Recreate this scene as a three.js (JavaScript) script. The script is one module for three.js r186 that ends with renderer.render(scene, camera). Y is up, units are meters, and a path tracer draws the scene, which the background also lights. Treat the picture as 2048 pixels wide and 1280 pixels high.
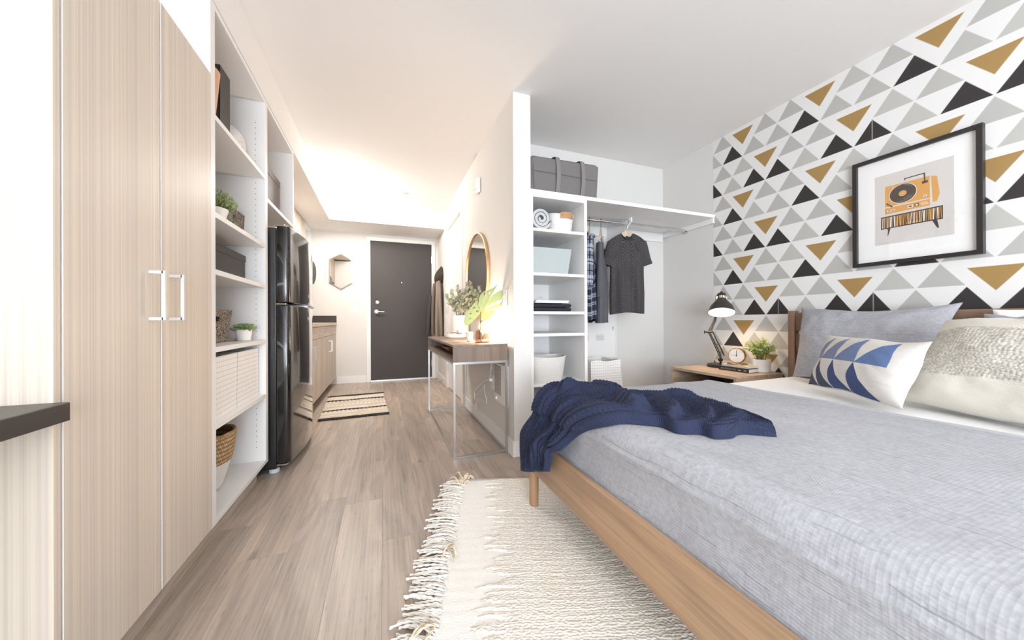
import * as THREE from 'three';
import { RoundedBoxGeometry } from 'three/addons/geometries/RoundedBoxGeometry.js';
import { mergeGeometries, toCreasedNormals } from 'three/addons/utils/BufferGeometryUtils.js';
import { RectAreaLightUniformsLib } from 'three/addons/lights/RectAreaLightUniformsLib.js';

// ---------------------------------------------------------------- camera, sky, window light, exposure
const scene = new THREE.Scene();
const W = 2048, H = 1280, FOCAL = 687;
const camera = new THREE.PerspectiveCamera(2 * Math.atan(H / 2 / FOCAL) * 180 / Math.PI, W / H, 0.02, 80);
{
  const d = Math.PI / 180, yaw = 20.53 * d, pitch = 0.093 * d, roll = -0.247 * d;
  const fw = new THREE.Vector3(Math.sin(yaw) * Math.cos(pitch), Math.sin(pitch), -Math.cos(yaw) * Math.cos(pitch));
  const r0 = new THREE.Vector3(Math.cos(yaw), 0, Math.sin(yaw)), u0 = new THREE.Vector3().crossVectors(r0, fw);
  const r = r0.clone().multiplyScalar(Math.cos(roll)).addScaledVector(u0, Math.sin(roll)), u = new THREE.Vector3().crossVectors(r, fw);
  camera.position.set(0, 0.93, 0);
  camera.quaternion.setFromRotationMatrix(new THREE.Matrix4().makeBasis(r, u, fw.clone().negate()));
}
const renderer = new THREE.WebGLRenderer({ antialias: true });
renderer.toneMapping = THREE.LinearToneMapping;
renderer.toneMappingExposure = 0.97;
renderer.shadowMap.enabled = true;
RectAreaLightUniformsLib.init();
{ // an overcast-bright sky with soft clouds; it enters by the window behind the camera
  const w = 256, h = 128, a = new Float32Array(w * h * 4);
  for (let y = 0; y < h; y++) for (let x = 0; x < w; x++) {
    const el = Math.max(0, (y + 0.5) / h * 2 - 1), i = (y * w + x) * 4;
    const c = 0.9 + 0.12 * Math.sin(x / w * Math.PI * 6 + 2 * el) * Math.sin(el * 7);
    a[i] = 2.2 * c * (1 - 0.18 * el); a[i + 1] = 2.4 * c * (1 - 0.1 * el); a[i + 2] = 2.75 * c; a[i + 3] = 1;
  }
  const sky = new THREE.DataTexture(a, w, h, THREE.RGBAFormat, THREE.FloatType);
  sky.mapping = THREE.EquirectangularReflectionMapping; sky.magFilter = sky.minFilter = THREE.LinearFilter; sky.needsUpdate = true;
  scene.background = sky;
}
const winLight = new THREE.RectAreaLight(new THREE.Color(0.865, 0.95, 1.055), 6.9, 2.4, 2.0); // daylight filling the window opening
winLight.position.set(0.1, 1.35, 2.95); winLight.lookAt(3.3, 1.25, -1);
scene.add(winLight);
const groundLight = new THREE.RectAreaLight(new THREE.Color(0.885, 0.96, 1.04), 19.0, 2.4, 0.9); // daylight thrown up from the ground outside, through the lower half of the window
groundLight.position.set(0.1, 0.87, 2.92); groundLight.lookAt(2.7, 2.3, -0.4);
scene.add(groundLight);

// ---------------------------------------------------------------- numbers
const XL = -1.27, XC = -0.645, XP = 0.835, XP2 = 0.966, XW = 2.735, ZB = -5.69, ZCOL = -2.195, ZCL = -2.80, ZF = 3.0, CEIL = 2.5, SOF = 2.262;
let seedv = 12345;
const rnd = () => { seedv = (seedv * 1664525 + 1013904223) >>> 0; return seedv / 4294967296; };
const rr = (a, b) => a + (b - a) * rnd();
const setSeed = (s) => { seedv = s >>> 0; };
const V = (x, y, z) => new THREE.Vector3(x, y, z);
const clamp = (x, a = 0, b = 1) => Math.min(b, Math.max(a, x));
const lerp = (a, b, t) => a + (b - a) * t;
const sstep = (a, b, x) => { const t = clamp((x - a) / (b - a)); return t * t * (3 - 2 * t); };
const srgb = (h) => new THREE.Color(h);

// periodic value noise
const PERM = new Float32Array(65536); { let s = 777; for (let i = 0; i < 65536; i++) { s = (Math.imul(s, 1103515245) + 12345) >>> 0; PERM[i] = (s >>> 8) / 16777216; } }
const hsh = (x, y, s) => PERM[(Math.imul(x, 73856093) ^ Math.imul(y, 19349663) ^ Math.imul(s, 83492791)) & 65535];
function vnoise(x, y, px, py, s = 0) { // x,y in lattice cells, periods px,py
  const xi = Math.floor(x), yi = Math.floor(y); let fx = x - xi, fy = y - yi; fx = fx * fx * (3 - 2 * fx); fy = fy * fy * (3 - 2 * fy);
  const x0 = ((xi % px) + px) % px, x1 = (x0 + 1) % px, y0 = ((yi % py) + py) % py, y1 = (y0 + 1) % py;
  return lerp(lerp(hsh(x0, y0, s), hsh(x1, y0, s), fx), lerp(hsh(x0, y1, s), hsh(x1, y1, s), fx), fy);
}
function fbm(u, v, px, py, oct, s = 0) { let a = 0.5, t = 0, n = 0; for (let o = 0; o < oct; o++) { t += a * vnoise(u * px, v * py, px, py, s + o * 17); n += a; a *= 0.5; px *= 2; py *= 2; } return t / n; }
const n3 = (x, y, z, s = 0) => { // cheap smooth 3D-ish noise in -1..1
  return (vnoise(x + z * 0.71, y + z * 0.37, 4096, 4096, s) + vnoise(y * 0.83 - z, x * 0.9 + z * 0.5, 4096, 4096, s + 5)) - 1;
};

// ---------------------------------------------------------------- textures
function dataTex(w, h, fn, color = false) {
  const a = new Uint8Array(w * h * 4);
  for (let y = 0; y < h; y++) for (let x = 0; x < w; x++) {
    const c = fn((x + 0.5) / w, (y + 0.5) / h, x, y), i = (y * w + x) * 4;
    if (typeof c === 'number') { a[i] = a[i + 1] = a[i + 2] = clamp(c) * 255; } else { a[i] = clamp(c[0]) * 255; a[i + 1] = clamp(c[1]) * 255; a[i + 2] = clamp(c[2]) * 255; }
    a[i + 3] = 255;
  }
  const t = new THREE.DataTexture(a, w, h); t.wrapS = t.wrapT = THREE.RepeatWrapping; t.magFilter = THREE.LinearFilter; t.minFilter = THREE.LinearMipmapLinearFilter;
  if (color) t.colorSpace = THREE.SRGBColorSpace; t.needsUpdate = true; return t;
}
function rep(t, sx, sy) { const c = t.clone(); c.repeat.set(sx, sy); c.needsUpdate = true; return c; }
function canvasTex(w, h, draw) {
  const c = document.createElement('canvas'); c.width = w; c.height = h; const g = c.getContext('2d'); draw(g, w, h);
  const t = new THREE.CanvasTexture(c); t.colorSpace = THREE.SRGBColorSpace; t.wrapS = t.wrapT = THREE.RepeatWrapping; t.anisotropy = 8; return t;
}
// wood: u across 1 m... v along the grain; grey multiplier
const TXwood = dataTex(512, 1024, (u, v) => {
  const warp = fbm(u, v, 3, 2, 3, 3) * 1.5 + 0.10 * fbm(u, v, 8, 6, 2, 8);
  const ring = 0.5 + 0.5 * Math.sin((u * 7 + warp * 2.3) * Math.PI * 2);
  const fine = fbm(u, v, 110, 5, 2, 21), pore = vnoise(u * 240, v * 22, 240, 22, 31);
  const tone = fbm(u, v, 5, 1, 2, 51);
  let c = 0.80 + 0.075 * ring + 0.14 * (fine - 0.5) + 0.10 * (tone - 0.5);
  if (pore > 0.8) c -= (pore - 0.8) * 0.38;
  return c;
}, true);
const TXfloor = dataTex(512, 2048, (u, v) => {
  const warp = fbm(u, v, 2, 4, 3, 103) * 1.3;
  const r0 = (u * 2.6 + warp * 2.2) * Math.PI * 2, ring = 0.5 + 0.5 * Math.sin(r0) * 0.8 + 0.1 * Math.sin(3 * r0);
  const fine = fbm(u, v, 70, 10, 2, 121), pore = vnoise(u * 150, v * 60, 150, 60, 131), fade = fbm(u, v, 3, 5, 2, 77);
  let c = 0.795 + 0.085 * (ring - 0.5) * (0.3 + 1.2 * fade) + 0.13 * (fine - 0.5) + 0.13 * (fade - 0.5);
  if (pore > 0.72) c -= (pore - 0.72) * 0.30;
  const knot = vnoise(u * 5, v * 14, 5, 14, 151); if (knot > 0.93) c -= (knot - 0.93) * 2.2;
  return [c, c * 0.985 - 0.004 * fade, c * 0.965 - 0.012 * (fade - .5)];
}, true);
const TXlam = dataTex(1024, 256, (u, v) => {
  const a = vnoise(u * 256, 0.5, 256, 1, 7), b = vnoise(u * 96 + 0.15 * fbm(u, v, 20, 2, 1, 3), 0.5, 96, 1, 9), c = vnoise(u * 24, 0.5, 24, 1, 11), f = vnoise(u * 400, v * 9, 400, 9, 13);
  const t = 0.93 + 0.055 * (a - 0.5) + 0.055 * (b - 0.5) + 0.02 * (c - 0.5) + 0.018 * (f - 0.5);
  return [t, t * 0.995 + 0.003 * (b - .5), t * 0.985 - 0.012 * (b - .5)];
}, true);
const TXpeel = dataTex(256, 256, (u, v) => fbm(u, v, 40, 40, 2, 5));
const TXfine = dataTex(256, 256, (u, v) => 0.35 * fbm(u, v, 120, 120, 1, 6) + 0.4 * (0.5 + 0.25 * Math.sin(u * Math.PI * 2 * 64) + 0.25 * Math.sin(v * Math.PI * 2 * 64)));
// crinkled gauze of the coverlet: v runs along the bed foot, u along the length
const TXgauze = dataTex(1024, 1024, (u, v) => {
  const wob = 0.012 * (fbm(u, v, 10, 4, 2, 61) - 0.5), wob2 = 0.02 * (fbm(u, v, 8, 16, 2, 64) - 0.5);
  const a = Math.abs(Math.sin((u + wob2 * 0.6) * Math.PI * 110)), b = Math.abs(Math.sin((v + wob * 0.7) * Math.PI * 92));
  let h = 0.55 * Math.pow(a, 0.6) * (0.55 + 0.45 * Math.pow(b, 0.7)) + 0.3 * fbm(u, v, 70, 70, 2, 63);
  const line = (u * 24 + 1.2 * fbm(u, v, 3, 6, 2, 65)) % 1, on = vnoise(u * 24, v * 6, 24, 6, 67);
  if (line < 0.08 && on > 0.6) h -= 0.5;
  return h;
});
const TXgauzeC = dataTex(1024, 1024, (u, v) => {
  const line = (u * 24 + 1.2 * fbm(u, v, 3, 6, 2, 65)) % 1, on = vnoise(u * 24, v * 6, 24, 6, 67);
  let c = 0.90 + 0.12 * (fbm(u, v, 90, 90, 2, 66) - 0.5);
  if (line < 0.08 && on > 0.6) c -= 0.22 * (on - 0.4);
  return c;
}, true);
function worley(u, v, n, sd) { // nubs: distance to the nearest jittered cell centre, and that cell's number
  const x = u * n, y = v * n, xi = Math.floor(x), yi = Math.floor(y); let d = 9, id = 0;
  for (let j = -1; j <= 1; j++) for (let i = -1; i <= 1; i++) { const cx = ((xi + i) % n + n) % n, cy = ((yi + j) % n + n) % n, px = xi + i + 0.15 + 0.7 * hsh(cx, cy, sd), py = yi + j + 0.15 + 0.7 * hsh(cx, cy, sd + 1), e = Math.hypot((x - px) * 0.8, (y - py) * 1.15); if (e < d) { d = e; id = hsh(cx, cy, sd + 2); } }
  return [d, id];
}
const TXloop = dataTex(512, 512, (u, v) => { const [d, id] = worley(u, v, 64, 4); return clamp(1 - d * d * 2.4) * (0.7 + 0.3 * id); });
const TXloopC = dataTex(512, 512, (u, v) => { const [d, id] = worley(u, v, 64, 4), k = clamp(1 - d * d * 2.0), c = 0.885 + 0.10 * k + 0.05 * (id - 0.5), w = fbm(u, v, 6, 6, 2, 3); return [c, c * (0.992 - 0.008 * w), c * (0.98 - 0.028 * w)]; }, true);
const TXknit = dataTex(512, 512, (u, v) => { // chunky knit: ribs along u, little stitches
  const ribs = 8, st = 32, r = v * ribs, f = r - Math.floor(r), s = u * st + (f < 0.5 ? 0.25 : -0.25) * Math.abs(f - 0.5);
  const valley = Math.pow(Math.abs(Math.sin(Math.PI * f)), 0.55), stitch = 0.5 + 0.5 * Math.sin(s * Math.PI * 2 + (f < 0.5 ? f * 9 : -f * 9));
  return 0.55 * valley + 0.3 * stitch * valley + 0.2 * fbm(u, v, 90, 90, 2, 71);
});
const TXtweed = dataTex(512, 512, (u, v) => {
  const row = Math.floor(v * 90), a = vnoise(u * 70 + hsh(row, 3, 2) * 9, row, 70, 90, 5), b = fbm(u, v, 120, 120, 2, 6);
  const c = 0.34 + 0.46 * sstep(0.36, 0.62, a); const t = c * (0.7 + 0.6 * b); return [t, t * 0.965, t * 0.93];
}, true);
const TXbraid = dataTex(512, 512, (u, v) => { // seagrass plaits: rows of slanted strands
  const n = 9, r = v * n, row = Math.floor(r), f = r - row, s = u * 26 + (f - 0.5) * (row % 2 ? 1.4 : 1.0), k = s - Math.floor(s);
  return clamp(Math.pow(Math.sin(Math.PI * f), 0.6) * (0.35 + 0.65 * Math.pow(Math.sin(Math.PI * k), 0.7))) * (0.7 + 0.3 * fbm(u, v, 60, 60, 2, 15));
});
const TXbraidC = dataTex(512, 512, (u, v) => {
  const n = 9, r = v * n, row = Math.floor(r), f = r - row, s = u * 26 + (f - 0.5) * (row % 2 ? 1.4 : 1.0), k = s - Math.floor(s);
  const m = clamp(Math.pow(Math.sin(Math.PI * f), 0.6) * (0.4 + 0.6 * Math.pow(Math.sin(Math.PI * k), 0.7)));
  const j = hsh(Math.floor(s) & 255, row, 8) * 0.3, t = 0.42 + 0.42 * m + j * 0.5; return [t, t * 0.87, t * 0.71];
}, true);
// ---------------------------------------------------------------- materials
const std = (color, roughness = 0.6, o = {}) => new THREE.MeshStandardMaterial({ color: color instanceof THREE.Color ? color : srgb(color), roughness, ...o });
const phy = (color, roughness = 0.6, o = {}) => new THREE.MeshPhysicalMaterial({ color: color instanceof THREE.Color ? color : srgb(color), roughness, ...o });
const woodMap = rep(TXwood, 1 / 0.55, 1 / 1.5), woodMapFine = rep(TXwood, 1 / 0.30, 1 / 0.9), lamMap = rep(TXlam, 1 / 0.62, 1), peelBump = rep(TXpeel, 3, 3);
const M = {
  wall: std('#e0ddd9', 0.75, { bumpMap: peelBump, bumpScale: 0.0006 }),
  wallWarm: std('#e3dfda', 0.75, { bumpMap: peelBump, bumpScale: 0.0006 }),
  ceil: std('#efece9', 0.85),
  trim: std('#f3f0ec', 0.45),
  white: std('#f4f2f0', 0.42),
  melamine: std('#f3f1ef', 0.38),
  lam: std('#efe2d3', 0.42, { map: lamMap }),
  lamPlain: std('#ecdccb', 0.5, { map: woodMapFine }),
  walnut: std('#cba582', 0.42, { map: woodMap }),
  walnutDark: std('#a3836c', 0.45, { map: woodMap }),
  consoleWood: std('#97806f', 0.42, { map: woodMap }),
  nightWood: std('#dfc3a9', 0.42, { map: woodMapFine }),
  steel: std('#c9c9c8', 0.28, { metalness: 1 }),
  chrome: std('#e2e2e2', 0.12, { metalness: 1 }),
  satin: std('#e4e4e6', 0.35, { metalness: 0.85 }),
  brass: std('#c99a55', 0.25, { metalness: 1 }),
  goldFrame: std('#d9b487', 0.35, { metalness: 0.8 }),
  black: std('#1b1a1a', 0.45),
  blackGloss: phy('#0c0b0c', 0.16, { clearcoat: 1, clearcoatRoughness: 0.04 }),
  blackSide: phy('#141415', 0.32, { clearcoat: 0.5, clearcoatRoughness: 0.2 }),
  doorGrey: std('#413c3a', 0.6),
  counter: std('#3d3836', 0.35),
  mirror: std('#e4e2de', 0.02, { metalness: 1 }),
  glass: phy('#ffffff', 0.02, { transmission: 1, thickness: 0, ior: 1.45, specularIntensity: 0.6 }),
  smoke: phy('#dcc8bb', 0.03, { transmission: 1, thickness: 0, ior: 1.45 }),
  paper: std('#f2efe9', 0.8),
  plasticW: std('#f3f1ee', 0.4),
  blackBox: std('#3a3634', 0.6),
  ceramic: std('#f4f1ec', 0.35),
  ceramicMatte: std('#efe7dd', 0.7),
  cord: std('#f1efec', 0.5),
  soil: std('#3a2e25', 0.95),
  terracotta: std('#dcae90', 0.7),
  leather: std('#b07f5a', 0.55),
  pegDark: std('#7d7773', 0.6),
};
// ---------------------------------------------------------------- geometry helpers
function prep(g) {
  let o = g.index ? g.toNonIndexed() : g;
  for (const k of Object.keys(o.attributes)) if (!['position', 'normal', 'uv', 'color'].includes(k)) o.deleteAttribute(k);
  if (!o.attributes.normal) o.computeVertexNormals();
  if (!o.attributes.uv) o.setAttribute('uv', new THREE.BufferAttribute(new Float32Array(o.attributes.position.count * 2), 2));
  o.clearGroups(); return o;
}
function merge(gs) {
  gs = (Array.isArray(gs) ? gs.flat(9) : [gs]).map(prep); if (gs.length === 1) return gs[0];
  const any = gs.some((g) => g.attributes.color); if (any) for (const g of gs) if (!g.attributes.color) g.setAttribute('color', new THREE.BufferAttribute(new Float32Array(g.attributes.position.count * 3).fill(1), 3));
  return mergeGeometries(gs, false);
}
// uv in metres by dominant face direction, v along the grain axis
function boxUV(geo, grain = 'y', ou = 0, ov = 0) {
  const g = prep(geo), p = g.attributes.position, n = g.attributes.normal, uv = g.attributes.uv, gi = 'xyz'.indexOf(grain);
  for (let i = 0; i < p.count; i += 3) {
    let a = [0, 0, 0]; for (let k = 0; k < 3; k++) { a[0] += n.getX(i + k); a[1] += n.getY(i + k); a[2] += n.getZ(i + k); }
    a = a.map(Math.abs); const d = a.indexOf(Math.max(...a));
    let ui, vi; if (d === gi) { [ui, vi] = [0, 1, 2].filter((k) => k !== gi); } else { vi = gi; ui = [0, 1, 2].find((k) => k !== gi && k !== d); }
    for (let k = 0; k < 3; k++) { const q = [p.getX(i + k), p.getY(i + k), p.getZ(i + k)]; uv.setXY(i + k, q[ui] + ou + d * 0.13, q[vi] + ov); }
  }
  return g;
}
function bx(x0, x1, y0, y1, z0, z1, r = 0.0015, grain = 'y', ou = 0, ov = 0) {
  const w = Math.abs(x1 - x0), h = Math.abs(y1 - y0), d = Math.abs(z1 - z0), m = Math.min(w, h, d);
  const g = r > 0 ? new RoundedBoxGeometry(w, h, d, r > 0.006 ? 3 : 1, Math.min(r, m * 0.49)) : new THREE.BoxGeometry(w, h, d);
  g.translate((x0 + x1) / 2, (y0 + y1) / 2, (z0 + z1) / 2); return boxUV(g, grain, ou, ov);
}
function bar(p, q, r, seg = 8, r2 = r) {
  const d = q.clone().sub(p), g = new THREE.CylinderGeometry(r2, r, d.length(), seg);
  g.applyQuaternion(new THREE.Quaternion().setFromUnitVectors(V(0, 1, 0), d.clone().normalize())); g.translate((p.x + q.x) / 2, (p.y + q.y) / 2, (p.z + q.z) / 2); return g;
}
const tube = (pts, r, seg = 40, rad = 8, closed = false, tension = 0.5) => new THREE.TubeGeometry(new THREE.CatmullRomCurve3(pts.map((p) => p.isVector3 ? p : V(...p)), closed, 'catmullrom', tension), seg, r, rad, closed);
const lathe = (prof, seg = 32, x = 0, y = 0, z = 0) => { const g = new THREE.LatheGeometry(prof.map((p) => new THREE.Vector2(Math.max(p[0], 1e-5), p[1])), seg); g.translate(x, y, z); return g; };
const cyl = (r0, r1, y0, y1, x, z, seg = 24) => { const g = new THREE.CylinderGeometry(r1, r0, y1 - y0, seg); g.translate(x, (y0 + y1) / 2, z); return g; };
function grid(nu, nv, f, closeU = false) {
  const pos = [], uv = [], idx = [];
  for (let j = 0; j <= nv; j++) for (let i = 0; i <= nu; i++) { const p = f(i / nu, j / nv); pos.push(p[0], p[1], p[2]); uv.push(p[3] ?? i / nu, p[4] ?? j / nv); }
  for (let j = 0; j < nv; j++) for (let i = 0; i < nu; i++) { const a = j * (nu + 1) + i, b = a + 1, c = a + nu + 1, d = c + 1; idx.push(a, b, c, b, d, c); }
  const g = new THREE.BufferGeometry(); g.setAttribute('position', new THREE.Float32BufferAttribute(pos, 3)); g.setAttribute('uv', new THREE.Float32BufferAttribute(uv, 2)); g.setIndex(idx); g.computeVertexNormals(); return g;
}
function extr(pts, depth, bevel = 0, o = {}) { // outline [[x,y]...] extruded to +z
  const s = pts.isShape ? pts : new THREE.Shape(pts.map((p) => new THREE.Vector2(p[0], p[1])));
  return new THREE.ExtrudeGeometry(s, { depth, bevelEnabled: bevel > 0, bevelSize: bevel, bevelThickness: bevel, bevelSegments: o.bs ?? 2, curveSegments: o.cs ?? 16, ...o });
}
const move = (g, x, y, z) => { g.translate(x, y, z); return g; };
const rotY = (g, a) => { g.rotateY(a); return g; };
// ---------------------------------------------------------------- scene helpers
const used = {};
function numbered(n) { const k = used[n] = (used[n] ?? -1) + 1; return k ? n + '_' + String(k).padStart(3, '0') : n; }
const baseOf = new WeakMap();
function T(name, label, category, pos = [0, 0, 0], o = {}) {
  const g = new THREE.Group(); g.name = numbered(name); g.position.set(...pos); if (o.rot) g.rotation.y = o.rot;
  g.userData = { label, category }; if (o.group) g.userData.group = o.group; if (o.kind) g.userData.kind = o.kind;
  baseOf.set(g, pos); scene.add(g); return g;
}
function raw(name, geo, mat) { const m = new THREE.Mesh(merge(geo), mat); m.name = name; m.castShadow = m.receiveShadow = true; return m; }
// part in world coordinates
function P(parent, name, geo, mat, o = {}) { const b = baseOf.get(parent), m = raw(name, geo, mat); m.geometry.translate(-b[0], -b[1], -b[2]); baseOf.set(m, b); if (o.label) m.userData.label = o.label; if (o.kind) m.userData.kind = o.kind; parent.add(m); return m; }
// part in the thing's own coordinates
function L(parent, name, geo, mat, o = {}) { const m = raw(name, geo, mat); baseOf.set(m, baseOf.get(parent)); if (o.label) m.userData.label = o.label; if (o.kind) m.userData.kind = o.kind; parent.add(m); return m; }
// a thing that is one mesh, in world coordinates; its origin goes to the middle of its base
function S(name, label, category, geo, mat, o = {}) {
  const m = raw(numbered(name), geo, mat); m.geometry.computeBoundingBox(); const b = m.geometry.boundingBox, c = [(b.min.x + b.max.x) / 2, b.min.y, (b.min.z + b.max.z) / 2];
  m.geometry.translate(-c[0], -c[1], -c[2]); m.position.set(...c); m.userData = { label, category }; if (o.group) m.userData.group = o.group; if (o.kind) m.userData.kind = o.kind; baseOf.set(m, c); scene.add(m); return m;
}
function ST(name, geo, mat) { const m = raw(name, geo, mat); m.userData.kind = 'structure'; baseOf.set(m, [0, 0, 0]); scene.add(m); return m; }
function copyOf(src, pos, label, rot) { const c = src.clone(); c.name = numbered(src.name.replace(/_\d{3}$/, '')); c.position.set(...pos); if (rot !== undefined) c.rotation.y = rot; c.userData = { ...src.userData, label }; scene.add(c); return c; }

// ---------------------------------------------------------------- floor of long planks
{
  const floor = ST('floor', bx(XL - 0.12, XW + 0.12, -0.12, -0.009, ZB - 0.12, ZF + 0.12, 0), std('#8d7b6b', 0.8));
  const tints = ['#dfd0c2', '#dacabd', '#e5d6c7', '#d8c9ba', '#decebf', '#d6c7ba', '#e2d2c4'].map((c) => { const m = std(c, 0.4, { map: TXfloorRep(), bumpMap: TXfloorRep(), bumpScale: 0.0004 }); return m; });
  function TXfloorRep() { return TXfloorRep.t ??= rep(TXfloor, 1 / 0.36, 1 / 2.6); }
  const cache = {}, PW = 0.178, PL = 1.28, x0 = -0.186 - PW * 7, b = 0.0009;
  const plank = (w, l, v) => cache[w.toFixed(3) + l.toFixed(3) + v] ??= (() => {
    const x = w / 2, z = l / 2, y0 = -0.009, ou = v * 0.137, ov = v * 0.731;
    const pts = [[-x, z], [x, z], [x, -z], [-x, -z]], inn = [[-x + b, z - b], [x - b, z - b], [x - b, -z + b], [-x + b, -z + b]], pos = [], uv = [];
    const put = (...q) => { for (const p of q) { pos.push(...p); uv.push(p[0] + ou, p[2] + ov); } };
    const t = inn.map((p) => [p[0], 0, p[1]]), m = pts.map((p) => [p[0], -b, p[1]]), d = pts.map((p) => [p[0], y0, p[1]]);
    put(t[0], t[1], t[2], t[0], t[2], t[3]);
    for (let k = 0; k < 4; k++) { const n = (k + 1) % 4; put(m[k], m[n], t[n], m[k], t[n], t[k]); put(d[k], d[n], m[n], d[k], m[n], m[k]); }
    const g = new THREE.BufferGeometry(); g.setAttribute('position', new THREE.Float32BufferAttribute(pos, 3)); g.setAttribute('uv', new THREE.Float32BufferAttribute(uv, 2)); g.computeVertexNormals(); return g;
  })();
  setSeed(41);
  const known = { 7: -1.93, 8: -1.556, 9: -2.33, 4: -1.89 };
  for (let i = 0; i < 26; i++) {
    let xa = x0 + PW * i, xb = xa + PW; if (xb < XL + 0.02 || xa > XW - 0.02) continue; xa = Math.max(xa, XL); xb = Math.min(xb, XW);
    const off = known[i] ?? -(rnd() * PL);
    for (let k = -8; k < 8; k++) {
      let za = off + k * PL, zb = za + PL; const closet = xa > XP2 - 0.1 ? ZCL : ZB; if (zb < closet + 0.03 || za > ZF - 0.03) continue; za = Math.max(za, closet); zb = Math.min(zb, ZF);
      const m = new THREE.Mesh(plank(xb - xa, zb - za, Math.floor(rnd() * 9)), tints[Math.floor(rnd() * tints.length)]);
      m.name = numbered('plank'); m.position.set((xa + xb) / 2, 0, (za + zb) / 2); m.castShadow = m.receiveShadow = true; floor.add(m);
    }
  }
}
// ---------------------------------------------------------------- shell
ST('ceiling', bx(XL - 0.12, XW + 0.12, CEIL, CEIL + 0.12, ZB - 0.12, ZF + 0.12, 0), M.ceil);
ST('ceiling_soffit_left', bx(XL, -0.655, SOF, CEIL, ZB, ZF, 0), M.ceil);
ST('ceiling_soffit_back', bx(-0.655, XP, SOF, CEIL, ZB, -5.02, 0), M.ceil);
ST('wall_left', bx(XL - 0.12, XL, 0, CEIL, ZB - 0.12, ZF + 0.12, 0), M.wall);
ST('wall_closet', bx(XP2, XW, 0, CEIL, ZCL - 0.12, ZCL, 0), M.wall);
const D1 = [-0.185, 0.738, 2.167], D2 = [-4.78, -3.86, 2.18];
ST('wall_back', [bx(XL, D1[0] - 0.02, 0, CEIL, ZB - 0.12, ZB, 0), bx(D1[1] + 0.02, XP2, 0, CEIL, ZB - 0.12, ZB, 0), bx(D1[0] - 0.02, D1[1] + 0.02, D1[2] + 0.02, CEIL, ZB - 0.12, ZB, 0)], M.wallWarm);
ST('wall_corridor', [bx(XP, XP2, 0, CEIL, D2[1] + 0.02, ZCOL, 0.002), bx(XP, XP2, 0, CEIL, ZB, D2[0] - 0.02, 0), bx(XP, XP2, D2[2] + 0.02, CEIL, D2[0] - 0.02, D2[1] + 0.02, 0)], M.wallWarm);
const WIN = [-1.15, 1.4, 0.42, 2.32];
ST('wall_front', [bx(XL, XW, 0, WIN[2], ZF, ZF + 0.12, 0), bx(XL, XW, WIN[3], CEIL, ZF, ZF + 0.12, 0), bx(XL, WIN[0], WIN[2], WIN[3], ZF, ZF + 0.12, 0), bx(WIN[1], XW, WIN[2], WIN[3], ZF, ZF + 0.12, 0)], M.wall);
{
  const fr = []; for (const x of [WIN[0], -0.32, 0.52, WIN[1] - 0.05]) fr.push(bx(x, x + 0.05, WIN[2], WIN[3], ZF + 0.02, ZF + 0.07));
  fr.push(bx(WIN[0], WIN[1], WIN[2], WIN[2] + 0.05, ZF + 0.02, ZF + 0.07), bx(WIN[0], WIN[1], WIN[3] - 0.05, WIN[3], ZF + 0.02, ZF + 0.07));
  const w = ST('window_1', fr, M.trim);
  const xs = [WIN[0] + 0.05, -0.32, -0.27, 0.52, 0.57, WIN[1] - 0.05];
  for (let k = 0; k < 3; k++) P(w, 'pane', bx(xs[2 * k], xs[2 * k + 1], WIN[2] + 0.05, WIN[3] - 0.05, ZF + 0.04, ZF + 0.044, 0), M.glass);
  P(w, 'window_sill', bx(WIN[0] - 0.03, WIN[1] + 0.03, WIN[2] - 0.03, WIN[2], ZF - 0.05, ZF + 0.03), M.trim);
}
const bbH = 0.105, bbT = 0.013;
ST('baseboard_back', bx(-0.648, D1[0] - 0.06, 0, bbH, ZB, ZB + bbT, 0.003), M.trim);
ST('baseboard_corridor', [bx(XP - bbT, XP, 0, bbH, D2[1] + 0.075, ZCOL - 0.0005, 0), bx(XP - bbT, XP2, 0, bbH, ZCOL, ZCOL + bbT, 0.002), bx(XP - bbT, XP, 0, bbH, ZB, D2[0] - 0.075, 0.003)], M.trim);
ST('baseboard_right', bx(XW - bbT, XW, 0, bbH, -2.2, ZF, 0.003), M.trim);
ST('baseboard_closet', bx(1.43, XW, 0, bbH, ZCL, ZCL + bbT, 0.003), M.trim);

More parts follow.
